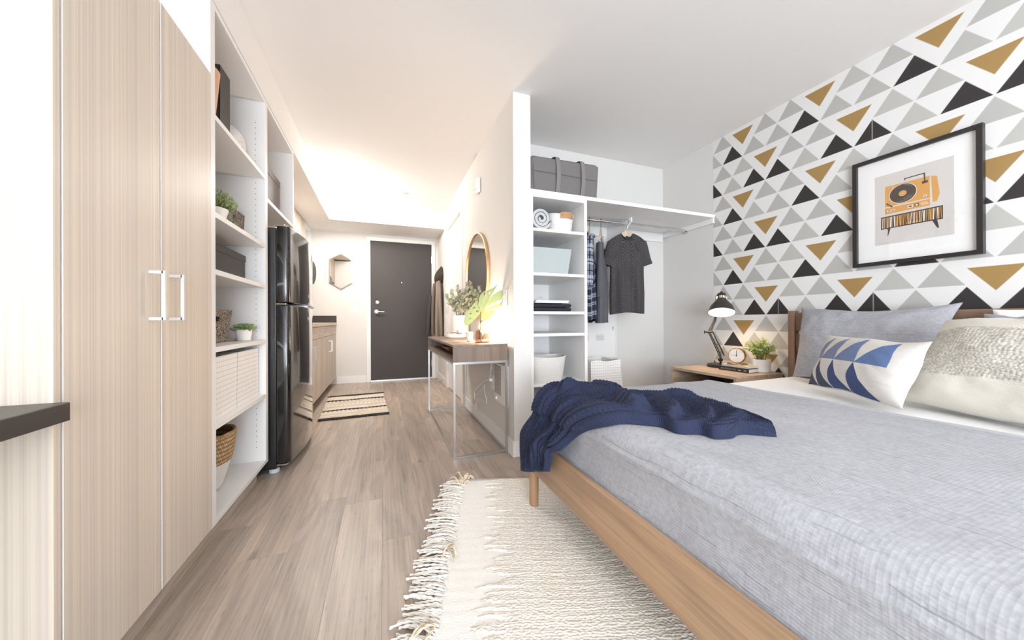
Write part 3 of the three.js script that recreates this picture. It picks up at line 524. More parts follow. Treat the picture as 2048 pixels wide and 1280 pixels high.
// ================================================================ corridor
{ // flush ceiling light
  const x = -0.43, z = -4.5, t = T('ceiling_light', 'round flush ceiling light glowing over the kitchen corridor', 'ceiling light', [x, CEIL - 0.06, z]);
  P(t, 'base', cyl(0.145, 0.15, CEIL - 0.02, CEIL - 0.0005, x, z, 40), M.white);
  P(t, 'diffuser', lathe([[0, CEIL - 0.062], [0.09, CEIL - 0.058], [0.13, CEIL - 0.042], [0.138, CEIL - 0.0205], [0, CEIL - 0.0205]], 40, x, 0, z), std('#fff4e6', 0.4, { emissive: srgb('#ffe6c8'), emissiveIntensity: 5 }));
  const p = new THREE.PointLight(new THREE.Color(1, 0.96, 0.915), 6.7, 0, 2); p.position.set(x, CEIL - 0.13, z); p.castShadow = true; p.shadow.radius = 6; scene.add(p);
  const q = new THREE.RectAreaLight(new THREE.Color(1, 0.85, 0.68), 1.2, 0.25, 0.25); q.position.set(x, CEIL - 0.07, z); q.lookAt(x, 0, z); scene.add(q);
}
S('sprinkler_head', 'tiny white sprinkler cap on the corridor ceiling', 'sprinkler', lathe([[0, CEIL - 0.02], [0.012, CEIL - 0.02], [0.015, CEIL - 0.008], [0.04, CEIL - 0.004], [0.042, CEIL - 0.0004], [0, CEIL - 0.0004]], 24, 0.24, 0, -4.42), M.white);
{ // hexagonal mirror
  const cx = -0.592, cy = 1.672, w = 0.156, h = 0.273, k = 0.176, z = ZB + 0.001, t = T('hexagonal_mirror', 'frameless elongated hexagon mirror on the wall left of the dark entry door', 'mirror', [cx, cy - h, z]);
  const hexa = (i) => [[0, h - i * 1.15], [w - i, k - i * 0.5], [w - i, -k + i * 0.5], [0, -h + i * 1.15], [-w + i, -k + i * 0.5], [-w + i, k - i * 0.5]].map((p) => [p[0] + cx, p[1] + cy]);
  P(t, 'backing', extr(hexa(0.004), 0.012).translate(0, 0, z), M.black);
  P(t, 'glass', extr(hexa(0.014), 0.0045, 0.0).translate(0, 0, z + 0.0145), M.mirror);
  const a = hexa(0), b = hexa(0.014), pos = []; for (let i = 0; i < 6; i++) { const j = (i + 1) % 6, z0 = z + 0.0125, z1 = z + 0.0188; const q = [[...a[i], z0], [...a[j], z0], [...b[j], z1], [...b[i], z1]]; for (const m of [3, 2, 1, 3, 1, 0]) pos.push(...q[m]); }
  const g = new THREE.BufferGeometry(); g.setAttribute('position', new THREE.Float32BufferAttribute(pos, 3)); g.computeVertexNormals(); P(t, 'bevel', g, std('#efe9e2', 0.15, { metalness: 0.7, side: THREE.DoubleSide }));
}
function wallPlate(name, label, cat, at, face, kind) { // face: 'z' (+z wall) or 'x' (-x wall)
  const t = T(name, label, cat, at), w = 0.037, h = 0.059;
  const mk = (a, b, c, d, e, f, r) => face === 'z' ? bx(at[0] + a, at[0] + b, at[1] + c, at[1] + d, at[2] + e, at[2] + f, r) : bx(at[0] - e, at[0] - f, at[1] + c, at[1] + d, at[2] + a, at[2] + b, r);
  P(t, 'plate', mk(-w, w, -h, h, 0.0005, 0.006, 0.002), M.plasticW);
  if (kind === 'switch') P(t, 'rocker', mk(-0.017, 0.017, -0.034, 0.034, 0.0062, 0.010, 0.001), M.white);
  else for (const y of [-0.02, 0.02]) { const r = P(t, 'receptacle', mk(-0.016, 0.016, y - 0.014, y + 0.014, 0.0062, 0.008, 0.001), M.white); for (const sx of [-0.006, 0.006]) P(r, 'slot', mk(sx - 0.0012, sx + 0.0012, y - 0.003, y + 0.006, 0.0081, 0.0086, 0), M.pegDark); }
  return t;
}
wallPlate('light_switch', 'white rocker switch on the entry wall between the hexagon mirror and the door', 'switch', [-0.408, 1.115, ZB], 'z', 'switch');
wallPlate('light_switch', 'white rocker switch beside the round mirror at the corridor wall end', 'switch', [XP, 1.093, -2.36], 'x', 'switch');
wallPlate('wall_outlet', 'white outlet under the console table with a cord plugged in', 'outlet', [XP, 0.43, -2.675], 'x', 'outlet');
{ // chime
  const t = T('door_chime', 'white box-shaped chime high on the corridor wall', 'chime', [XP - 0.02, 2.1, -3.08]);
  P(t, 'cover', bx(XP - 0.035, XP - 0.0005, 2.105, 2.24, -3.125, -3.035, 0.01), M.plasticW); P(t, 'slit', [bx(XP - 0.0356, XP - 0.0345, 2.13, 2.132, -3.11, -3.05, 0), bx(XP - 0.0356, XP - 0.0345, 2.14, 2.142, -3.11, -3.05, 0)], M.pegDark);
}
{ // spring door stop
  const t = T('door_stop', 'small spring door stop on the corridor baseboard by the entry door', 'door stop', [XP - 0.05, 0.05, -5.1]);
  P(t, 'rod', bar(V(XP - bbT, 0.055, -5.1), V(XP - 0.075, 0.055, -5.1), 0.0055, 10), M.chrome); P(t, 'tip', bar(V(XP - 0.075, 0.055, -5.1), V(XP - 0.09, 0.055, -5.1), 0.008, 10), M.white);
}
{ // wall heater
  const t = T('wall_heater', 'white recessed wall heater with a louvred grille under the console table', 'heater', [XP - 0.02, 0.3, -2.445]);
  const x = XP - 0.02, z0 = -2.59, z1 = -2.30, y0 = 0.305, y1 = 0.607;
  P(t, 'cover', bx(x, XP - 0.0005, y0, y1, z0, z1, 0.009), M.plasticW);
  P(t, 'grille_recess', bx(x - 0.0006, x + 0.004, 0.37, 0.59, z0 + 0.02, z0 + 0.175, 0), std('#6e6863', 0.7));
  for (let i = 0; i < 22; i++) { const y = 0.3735 + i * 0.0099; P(t, 'slat', bx(x - 0.003, x - 0.0007, y, y + 0.0042, z0 + 0.02, z0 + 0.175, 0.0005), M.plasticW); }
  P(t, 'knob', move(lathe([[0, 0.012], [0.011, 0.011], [0.013, 0]], 20).rotateZ(Math.PI / 2), x, 0.337, z0 + 0.07), M.white);
}
{ // round mirror
  const y = 1.352, z = -3.14, R = 0.397, t = T('round_mirror', 'large round mirror with a thin gold frame on the corridor wall', 'mirror', [XP, y - R, z]);
  P(t, 'frame', lathe([[R - 0.014, 0.001], [R, 0.001], [R + 0.002, 0.004], [R + 0.002, 0.026], [R, 0.028], [R - 0.012, 0.028], [R - 0.014, 0.026], [R - 0.014, 0.001]], 96).rotateZ(Math.PI / 2).translate(XP, y, z), M.goldFrame);
  P(t, 'glass', new THREE.CylinderGeometry(R - 0.0142, R - 0.0142, 0.006, 96).rotateZ(Math.PI / 2).translate(XP - 0.014, y, z), M.mirror);
}
// coats on hooks by the entry door
function drape(w0, w1, dep, h, folds, amp, ph, seedz, n = 72, m = 40) { // hanging cloth: half-round cross-section, vertical folds
  return grid(n, m, (u, v) => { const a = u * Math.PI * 2, k = Math.pow(v, 0.7), w = lerp(w0, w1, sstep(0, 1, v)) / 2, d = dep * (0.55 + 0.45 * sstep(0, 0.25, v)); const f = 1 + amp * k * Math.sin(a * folds + ph + 1.5 * v) + 0.05 * Math.sin(a * 3 + v * 7 + seedz); return [Math.cos(a) * w * f, -v * h + 0.012 * k * Math.sin(a * 2 + ph), Math.sin(a) * d * 0.5 * f, u * w1 * 3, v * h]; });
}
const cloth = (c, o = {}) => std(c, 0.92, { bumpMap: rep(TXfine, 30, 30), bumpScale: 0.0006, side: THREE.DoubleSide, ...o });
{
  const t = T('hooded_coat', 'taupe coat with a dark hood hanging on the corridor wall by the entry door', 'coat', [0.765, 0.62, -5.19]);
  L(t, 'body', move(drape(0.10, 0.15, 0.26, 0.95, 6, 0.17, 0.3, 1), 0, 0.95, 0), cloth('#8a7d6f'));
  L(t, 'hood', grid(32, 20, (u, v) => { const a = u * 6.283, e = v * Math.PI * 0.86, r = Math.sin(e) * (0.075 + 0.012 * Math.sin(3 * a)); return [Math.cos(a) * r * 0.95 + 0.05 * (1 - v) , 1.12 - 0.29 * Math.pow(v, 1.15) + 0.012 * Math.sin(a * 2), Math.sin(a) * r * 1.35]; }), cloth('#5d554f', { map: rep(TXtweed, 2, 2) }), { label: 'dark tweed hood' });
  L(t, 'sleeve', [tube([[-0.055, 0.86, 0.02], [-0.078, 0.6, 0.04], [-0.085, 0.3, 0.05], [-0.08, 0.12, 0.05]], 0.022, 30, 10)], cloth('#6d6258'));
  const t2 = T('dark_jacket', 'dark charcoal jacket hanging behind the taupe coat next to the entry door', 'jacket', [0.74, 0.62, -5.40]);
  L(t2, 'body', move(drape(0.05, 0.17, 0.2, 0.80, 5, 0.09, 1.2, 2), 0, 0.80, 0), cloth('#3c3937'));
  L(t2, 'sleeve', tube([[-0.05, 0.70, 0.03], [-0.085, 0.4, 0.05], [-0.10, 0.1, 0.05]], 0.03, 24, 10), cloth('#454140'));
  for (const [z, y] of [[-5.19, 1.70], [-5.40, 1.45]]) { const lab = y > 1.6 ? 'small metal wall hook holding the hooded taupe coat' : 'small metal wall hook holding the dark charcoal jacket'; S('coat_hook', lab, 'hook', [bx(XP - 0.006, XP - 0.0003, y - 0.03, y + 0.03, z - 0.012, z + 0.012, 0.001), tube([[XP - 0.004, y, z], [XP - 0.04, y - 0.01, z], [XP - 0.055, y + 0.02, z]], 0.005, 16)], M.satin); }
}
// ---------------------------------------------------------------- striped mat
{
  const t = T('striped_rug', 'small black and cream striped rug with black fringes in front of the kitchen cabinets', 'rug', [-0.29, 0, -4.19], { rot: 0.05 });
  const tex = canvasTex(512, 1024, (g, w, h) => { setSeed(91);
    g.fillStyle = '#e6d8c6'; g.fillRect(0, 0, w, h);
    for (let i = 0; i < 46; i++) { const y = rnd() * h; g.fillStyle = rnd() > 0.5 ? 'rgba(176,156,138,0.7)' : 'rgba(245,236,222,0.8)'; g.fillRect(0, y, w, rr(4, 14)); }
    const zig = (y, th, c) => { g.fillStyle = c; for (let x = 0; x < w; x += 32) { g.beginPath(); g.moveTo(x, y - th / 2); g.lineTo(x + 10, y - th); g.lineTo(x + 22, y - th); g.lineTo(x + 32, y - th / 2); g.lineTo(x + 32, y + th / 2); g.lineTo(x + 22, y + th * 0.8); g.lineTo(x + 10, y + th * 0.8); g.lineTo(x, y + th / 2); g.fill(); } };
    const dots = (y, c, a, b) => { g.fillStyle = c; for (let x = 4; x < w; x += 34) g.fillRect(x, y - b / 2, a, b); };
    for (const y of [h * 0.235, h * 0.70]) { g.fillStyle = '#f4e9da'; g.fillRect(0, y - 56, w, 122); zig(y, 40, '#3b322c'); dots(y + 54, '#3b322c', 18, 14); }
    g.fillStyle = '#f4e9da'; g.fillRect(0, h * 0.47 - 26, w, 52); dots(h * 0.47, '#4a4038', 18, 16); dots(h * 0.47 - 24, '#d8c6b0', 18, 8); dots(h * 0.47 + 26, '#d8c6b0', 18, 8);
    g.fillStyle = '#f1e6d8'; g.fillRect(0, h * 0.06, w, 26); g.fillRect(0, h * 0.90, w, 26);
    g.fillStyle = '#39302b'; g.fillRect(0, 0, w, 18); g.fillRect(0, h - 18, w, 18);
  });
  const w = 0.31, l = 0.51;
  L(t, 'pile', grid(40, 80, (u, v) => [lerp(-w, w, u) + 0.003 * Math.sin(v * 30), 0.007 + 0.0012 * Math.sin(v * 160) + 0.0015 * Math.sin(u * 9 + v * 7), lerp(-l, l, v), u, 1 - v]), std('#ffffff', 0.95, { map: tex, bumpMap: rep(TXloop, 2, 3), bumpScale: 0.002 }));
  L(t, 'backing', bx(-w, w, 0.0005, 0.005, -l, l, 0.002), std('#cbbba6', 0.95));
  setSeed(92); const fr = []; for (const sz of [-1, 1]) for (let i = 0; i < 230; i++) { const x = lerp(-w, w, i / 229), d = rr(-0.02, 0.02), len = rr(0.04, 0.06); fr.push(tube([[x, 0.007, sz * l], [x + d * 0.5, 0.008 + rr(0, .006), sz * (l + len * 0.5)], [x + d, 0.004, sz * (l + len)]], 0.0042, 4, 4)); }
  L(t, 'fringe', fr, std('#35302d', 0.95), { kind: 'stuff', label: 'black fringe' });
}
// ================================================================ console table
const CX0 = 0.435, CX1 = 0.822, CZ0 = -3.66, CZ1 = -2.285, CY = 0.767, CB0 = 0.650;
{
  const t = T('console_table', 'slim walnut console table on a thin steel frame against the corridor wall', 'console table', [(CX0 + CX1) / 2, 0, (CZ0 + CZ1) / 2]), q = 0.016, th = 0.016;
  P(t, 'table_top', bx(CX0, CX1, CY - th, CY, CZ0, CZ1, 0.001, 'z'), M.consoleWood);
  P(t, 'bottom_panel', bx(CX0, CX1, CB0, CB0 + th, CZ0 + th, CZ1 - th, 0.001, 'z', 0.3), M.consoleWood);
  for (const z of [CZ0, CZ1 - th]) P(t, 'end_panel', bx(CX0, CX1, CB0, CY - th, z, z + th, 0.001, 'y', z), M.consoleWood);
  P(t, 'back_panel', bx(CX1 - th, CX1, CB0 + th, CY - th, CZ0 + th, CZ1 - th, 0.001, 'z', 0.7), M.consoleWood);
  for (const [x, z] of [[CX0, CZ1 - q], [CX1 - q, CZ1 - q], [CX0, CZ0], [CX1 - q, CZ0]]) P(t, 'leg', bx(x, x + q, 0, CB0 - q, z, z + q, 0.001), M.steel);
  for (const y of [0.0, CB0 - q]) { for (const z of [CZ1 - q, CZ0]) P(t, 'rail', bx(CX0 + (y ? 0 : q), CX1 - (y ? 0 : q), y, y + q, z, z + q, 0.001), M.steel); for (const x of [CX0, CX1 - q]) P(t, 'rail', bx(x, x + q, y, y + q, CZ0 + q, CZ1 - q, 0.001), M.steel); }
}
S('shallow_bowl', 'shallow bronze bowl lying in the open slot of the console table', 'bowl', lathe([[0, 0.6665], [0.05, 0.667], [0.1, 0.687], [0.15, 0.722], [0.148, 0.725], [0.098, 0.692], [0.05, 0.673], [0, 0.672]], 40, 0.592, 0, -2.80), std('#a78054', 0.35, { metalness: 0.75 }));
{ // tray with cloche and dish
  const x = 0.665, z = -3.33, y = CY; S('round_tray', 'pale round stoneware tray on the console table', 'tray', lathe([[0, y + 0.0003], [0.095, y + 0.0003], [0.108, y + 0.006], [0.113, y + 0.034], [0.109, y + 0.036], [0.103, y + 0.012], [0, y + 0.012]], 44, x, 0, z), M.ceramicMatte);
  const t = T('candle_tin', 'small brass-rimmed candle dish in the round tray', 'candle', [x - 0.04, y + 0.0125, z + 0.02]);
  L(t, 'dish', lathe([[0, 0], [0.042, 0], [0.046, 0.03], [0.043, 0.031], [0.04, 0.01], [0, 0.01]], 30), M.ceramicMatte); L(t, 'lid', lathe([[0, 0.0315], [0.047, 0.0315], [0.047, 0.037], [0, 0.04]], 30), M.brass);
  const c = T('glass_cloche', 'small glass cloche over a candle in the round tray', 'cloche', [x + 0.035, y + 0.0125, z - 0.01]);
  const r = 0.042, pr = [[r, 0.008], [r, 0.06]]; for (let i = 1; i <= 8; i++) { const a = i / 8 * Math.PI / 2; pr.push([r * Math.cos(a), 0.06 + r * Math.sin(a)]); }
  L(c, 'dome', lathe(pr, 30), M.glass); L(c, 'base', lathe([[0, 0], [r + 0.004, 0], [r + 0.004, 0.008], [0, 0.008]], 30), M.lamPlain); L(c, 'candle', lathe([[0, 0.0085], [0.012, 0.0085], [0.012, 0.06], [0, 0.062]], 16), M.white);
  const gs = []; setSeed(33); for (let i = 0; i < 14; i++) { const a = rr(0, 6.28); gs.push(place(leafCard(0.03, 0.012), V(0.018 * Math.cos(a), 0.009, 0.018 * Math.sin(a)), V(Math.cos(a) * 0.4, 1, Math.sin(a) * 0.4), rr(0, 6))); } L(c, 'sprig', gs, leafMat('#8d8f6f'));
}
S('votive_cup', 'little white ribbed votive cup in front of the smoked glass vase', 'cup', lathe([[0, CY + 0.0003], [0.018, CY + 0.0003], [0.0235, CY + 0.012], [0.026, CY + 0.03], [0.0255, CY + 0.036], [0.0265, CY + 0.042], [0.0258, CY + 0.05], [0.0265, CY + 0.076], [0.024, CY + 0.077], [0.022, CY + 0.02], [0, CY + 0.014]], 32, 0.622, 0, -2.59), M.ceramicMatte);
{ // white vase and eucalyptus
  const x = 0.735, z = -3.47, y = CY, h = 0.218;
  S('white_vase', 'tall white cylinder vase holding the eucalyptus on the console table', 'vase', lathe([[0, y + 0.0003], [0.078, y + 0.0003], [0.084, y + 0.006], [0.086, y + 0.15], [0.080, y + h], [0.074, y + h], [0.078, y + 0.15], [0.076, y + 0.02], [0, y + 0.015]], 40, x, 0, z), M.ceramic);
  const t = T('eucalyptus_bouquet', 'dusty green round-leaved eucalyptus branches in the white vase', 'foliage', [x, y + h - 0.06, z]);
  setSeed(17); const leaf = grid(6, 6, (u, v) => { const a = u * 6.283, r = v * 0.5; return [Math.cos(a) * r * 0.86, Math.sin(a) * r + 0.5, -0.25 * r * r]; });
  const mats = [leafMat('#a4a88f', 0.15), leafMat('#b3b39d', 0.15), leafMat('#8d9177', 0.15)], sets = [[], [], []], stems = [];
  const tips = [[-0.17, 0.20, 0.02], [-0.15, 0.13, 0.05], [-0.12, 0.24, 0.05], [-0.07, 0.31, 0.02], [-0.04, 0.2, 0.1], [-0.10, 0.1, 0.12], [-0.02, 0.25, -0.06], [0.02, 0.33, 0.04], [0.06, 0.34, 0.08], [0.05, 0.25, 0.14], [0.08, 0.2, 0.17], [0.06, 0.16, 0.10], [-0.05, 0.12, 0.14], [0.02, 0.16, 0.16], [-0.13, 0.17, -0.05], [0.03, 0.10, 0.17], [-0.02, 0.14, 0.05], [-0.08, 0.18, 0.08]];
  for (const q of tips) {
    q[0] += 0.035; const b = V(q[0] * 0.25, 0.05, q[2] * 0.25), m = V(q[0] * 0.55, 0.06 + q[1] * 0.55, q[2] * 0.55), e = V(q[0], 0.06 + q[1] * 0.95, q[2]); const cv = new THREE.CatmullRomCurve3([b, m, e]);
    stems.push(new THREE.TubeGeometry(cv, 8, 0.002, 5));
    for (let k = 0; k < 10; k++) { const s2 = 0.28 + 0.72 * k / 9, p = cv.getPoint(s2), tg = cv.getTangent(s2), d = V(rr(-1, 1), rr(-0.3, 0.9), rr(-0.4, 1)).normalize().addScaledVector(tg, 0.4); sets[Math.floor(rnd() * 3)].push(place(leaf, p, d, rr(-0.6, 0.6), rr(0.034, 0.05))); }
  }
  sets.forEach((g, i) => L(t, 'leaves', g, mats[i], { kind: 'stuff' })); L(t, 'stem', stems, std('#6d6650', 0.8));
}
{ // smoked vase with the big leaf
  const x = 0.690, z = -2.475, y = CY, t = T('smoked_glass_vase', 'smoky brown glass bottle vase holding the split leaf on the console table', 'vase', [x, y, z]);
  L(t, 'glass', lathe([[0, 0.004], [0.05, 0.002], [0.056, 0.008], [0.057, 0.085], [0.054, 0.092], [0.03, 0.099], [0.019, 0.104], [0.017, 0.112], [0.017, 0.16], [0.020, 0.164]], 44), phy('#cfbcae', 0.03, { transmission: 1, thickness: 0, ior: 1.45 }));
  L(t, 'base', lathe([[0, 0.0003], [0.052, 0.0003], [0.056, 0.005], [0.05, 0.0085], [0, 0.009]], 40), phy('#c9b5a6', 0.1, { transmission: 0.6, thickness: 0 }));
  const k = 1 / 8 / 268; const zl = T('split_leaf', 'large light green split leaf standing in the smoked glass vase', 'leaf', [x, y, z], { rot: -0.2 });
  const J = [650, 670], o = [-0.012, 0.228];
  const mk = (pts, holes = [], lift = 0, cup = 0.18) => {
    const m = pts.map((p) => new THREE.Vector2((p[0] - J[0]) * k, -(p[1] - J[1]) * k)); const sh = new THREE.Shape(); sh.moveTo(m[0].x, m[0].y); sh.splineThru(m.slice(1)); sh.closePath();
    for (const h of holes) { const q = new THREE.Path(); q.absellipse((h[0] - J[0]) * k, -(h[1] - J[1]) * k, h[2] * k, h[3] * k, 0, Math.PI * 2, true, h[4] || 0); sh.holes.push(q); }
    let g = prep(new THREE.ExtrudeGeometry(sh, { depth: 0.0008, bevelEnabled: false, curveSegments: 8 }));
    for (let pass = 0; pass < 2; pass++) g = split(g); // finer triangles so the blade can curve
    const p = g.attributes.position; for (let i = 0; i < p.count; i++) { const X = p.getX(i), Y = p.getY(i), r = Math.hypot(X, Y), cr = X * 0.707 - Y * 0.707; p.setXYZ(i, X + o[0], Y + o[1], p.getZ(i) + 0.01 + lift * r / 0.1 + cup * r * r * 4 - 0.16 * r + 0.9 * cr * cr); }
    g.computeVertexNormals(); return g;
  };
  function split(g) { const p = g.attributes.position.array, out = []; for (let i = 0; i < p.length; i += 9) { const a = [p[i], p[i + 1], p[i + 2]], b = [p[i + 3], p[i + 4], p[i + 5]], c = [p[i + 6], p[i + 7], p[i + 8]], m = (q, w) => [(q[0] + w[0]) / 2, (q[1] + w[1]) / 2, (q[2] + w[2]) / 2], ab = m(a, b), bc = m(b, c), ca = m(c, a); for (const v of [a, ab, ca, ab, b, bc, ca, bc, c, ab, bc, ca]) out.push(...v); } const n = new THREE.BufferGeometry(); n.setAttribute('position', new THREE.Float32BufferAttribute(out, 3)); n.computeVertexNormals(); return prep(n); }
  const lobes = [
    mk([[650, 670], [625, 590], [618, 500], [642, 405], [690, 352], [760, 325], [850, 285], [912, 232], [872, 320], [820, 410], [765, 500], [700, 590]], [[714, 395, 14, 34, 0.2], [792, 370, 9, 20, -0.3]], 0.004),
    mk([[660, 640], [720, 555], [780, 480], [850, 395], [930, 342], [1000, 312], [1036, 368], [1030, 440], [960, 480], [860, 525], [760, 580]], [], -0.002),
    mk([[655, 668], [740, 622], [830, 570], [910, 540], [965, 520], [1010, 490], [1002, 556], [950, 592], [850, 618], [750, 645]], [], -0.006),
    mk([[655, 680], [760, 652], [880, 625], [862, 690], [800, 760], [720, 805], [665, 770]], [[740, 655, 26, 12, 0.2]], -0.014),
    mk([[648, 668], [600, 560], [608, 492], [545, 535], [492, 600], [425, 690], [402, 740], [384, 830], [402, 872], [440, 886], [505, 840], [580, 765], [640, 700]], [[640, 568, 20, 16, 0], [545, 606, 24, 15, 0.5], [600, 656, 22, 20, 0.7], [490, 697, 18, 9, 0], [475, 776, 20, 12, 0.3]], 0.004),
  ];
  L(zl, 'leaf_blade', lobes, phy('#bdc88a', 0.5, { transmission: 0.4, thickness: 0, side: THREE.DoubleSide }));
  L(zl, 'stalk', tube([[0.006, 0.03, 0], [-0.012, 0.012, 0.004], [-0.02, 0.05, 0.004], [-0.015, 0.11, 0.0], [-0.013, 0.16, 0.0], [o[0], o[1], 0.01]], 0.003, 40, 8), std('#7d7a4c', 0.7));
  const vein = (a, b) => tube([[o[0], o[1], 0.0125], [o[0] + (a[0] - J[0]) * k, o[1] - (a[1] - J[1]) * k, 0.014], [o[0] + (b[0] - J[0]) * k, o[1] - (b[1] - J[1]) * k, 0.017]].map((p) => p), 0.0011, 14, 5);
  L(zl, 'vein', [vein([720, 560], [800, 430])], std('#c4cb92', 0.7));
}
{ // hidden glowing lamp
  const x = 0.748, z = -2.60, t = T('globe_lamp', 'small glowing globe lamp hidden behind the smoked vase on the console table', 'lamp', [x, CY, z]);
  L(t, 'base', lathe([[0, 0.0003], [0.045, 0.0003], [0.047, 0.006], [0.045, 0.012], [0.014, 0.02], [0.011, 0.05], [0.024, 0.056], [0.024, 0.068], [0, 0.068]], 32), M.ceramic);
  L(t, 'globe', move(new THREE.SphereGeometry(0.05, 32, 20), 0, 0.112, 0), std('#fff3dd', 0.4, { emissive: srgb('#ffdcae'), emissiveIntensity: 9 }));
  const p = new THREE.PointLight(new THREE.Color(1, 0.80, 0.64), 1.7, 0, 2); p.position.set(x, CY + 0.112, z); p.castShadow = true; p.shadow.radius = 2.2; scene.add(p);
  const c = T('lamp_cord', 'white lamp cord looped and hanging to the outlet under the console table', 'cord', [0.815, 0.1, -2.7]);
  const X = 0.812, pt = (a) => a.map((q) => V(q[2] ?? X, q[0], q[1]));
  P(c, 'cable', [tube(pt([[0.78, -2.60, 0.829], [0.66, -2.62, 0.829], [0.585, -2.64], [0.51, -2.668], [0.465, -2.70], [0.47, -2.66, 0.80]]), 0.0028, 40, 6),
    tube(pt([[0.455, -2.66, 0.80], [0.43, -2.76, 0.79], [0.35, -2.95, 0.785], [0.27, -3.12, 0.79], [0.245, -3.10, 0.8], [0.29, -2.98, 0.8], [0.39, -2.80, 0.80], [0.36, -2.74, 0.78], [0.29, -2.665, 0.775], [0.255, -2.69, 0.78], [0.23, -2.86, 0.79], [0.21, -3.02, 0.79], [0.16, -3.06, 0.79], [0.105, -3.07, 0.80]]), 0.0028, 120, 6),
    tube(pt([[0.45, -2.67, 0.795], [0.42, -2.78, 0.785], [0.34, -2.97, 0.78], [0.268, -3.10, 0.785], [0.20, -3.09, 0.79], [0.25, -2.9, 0.78], [0.265, -2.72, 0.775], [0.22, -2.85, 0.785], [0.11, -3.05, 0.795]]), 0.0028, 90, 6)], M.cord);
  P(c, 'plug', [bx(XP - 0.036, XP - 0.0092, 0.438, 0.464, -2.69, -2.66, 0.004)], M.white);
}
// ================================================================ closet
const ZS = ZCOL - 0.004;
{
  const t = T('closet_shelf', 'long white shelf board running over the open closet to the patterned wall', 'shelf', [(XP2 + XW) / 2, 1.78, -2.5]);
  P(t, 'board', bx(XP2 + 0.001, XW - 0.002, 1.825, 1.853, ZCL + 0.002, ZS, 0.002), M.melamine);
  P(t, 'cleat', bx(XW - 0.022, XW - 0.002, 1.778, 1.8245, ZCL + 0.002, ZS - 0.004, 0.002), M.white);
  P(t, 'cleat', bx(1.43, XW - 0.023, 1.735, 1.8245, ZCL + 0.002, ZCL + 0.02, 0.002), M.white);
  const tw = T('closet_tower', 'white open shelf tower at the left side of the closet', 'shelving', [1.197, 0, -2.5]);
  P(tw, 'side_panel', bx(XP2 + 0.001, 0.985, 0, 1.8245, ZCL + 0.002, ZS, 0.001), M.melamine); P(tw, 'side_panel', bx(1.400, 1.424, 0, 1.8245, ZCL + 0.002, ZS, 0.001), M.melamine);
  P(tw, 'top_panel', bx(0.9855, 1.3995, 1.80, 1.8245, ZCL + 0.012, ZS, 0.001), M.melamine);
  P(tw, 'back_panel', bx(0.9855, 1.3995, 0.0, 1.8245, ZCL + 0.002, ZCL + 0.01, 0), M.melamine);
  for (const y of [1.583, 1.269, 0.995, 0.837, 0.481, 0.22]) P(tw, 'shelf', bx(0.9855, 1.3995, y - 0.021, y, ZCL + 0.012, ZS - 0.004, 0.001), M.melamine);
  const pg = []; for (let y = 0.1; y < 1.78; y += 0.032) for (const z of [-2.27, -2.72]) { const g = new THREE.CircleGeometry(0.0022, 8).rotateY(-Math.PI / 2); g.translate(1.3997, y, z); pg.push(g); } P(tw, 'peg_hole', pg, M.pegDark, { kind: 'stuff' });
  const r = T('closet_rod', 'chrome hanging rod under the closet shelf', 'rod', [2.08, 1.76, -2.5]);
  P(r, 'rod', bar(V(1.4245, 1.785, -2.5), V(XW - 0.004, 1.785, -2.5), 0.0135, 20), M.chrome);
  P(r, 'flange', [bar(V(XW - 0.02, 1.785, -2.5), V(XW - 0.0005, 1.785, -2.5), 0.026, 24)], M.chrome); P(r, 'flange', bar(V(1.4245, 1.785, -2.5), V(1.438, 1.785, -2.5), 0.026, 24), M.chrome);
  const b = T('shelf_bracket', 'white triangular shelf bracket behind the dotted T-shirt in the closet', 'bracket', [2.03, 1.4, -2.78]);
  P(b, 'gusset', extr([[0, 1.8245], [-0.34, 1.8245], [-0.345, 1.79], [-0.30, 1.765], [0, 1.42]], 0.014, 0.001).rotateY(Math.PI / 2).translate(2.02, 0, ZCL + 0.0225).rotateY(0), M.white);
  P(b, 'wall_strip', bx(1.985, 2.065, 1.3, 1.734, ZCL + 0.001, ZCL + 0.021, 0.002), M.white);
}
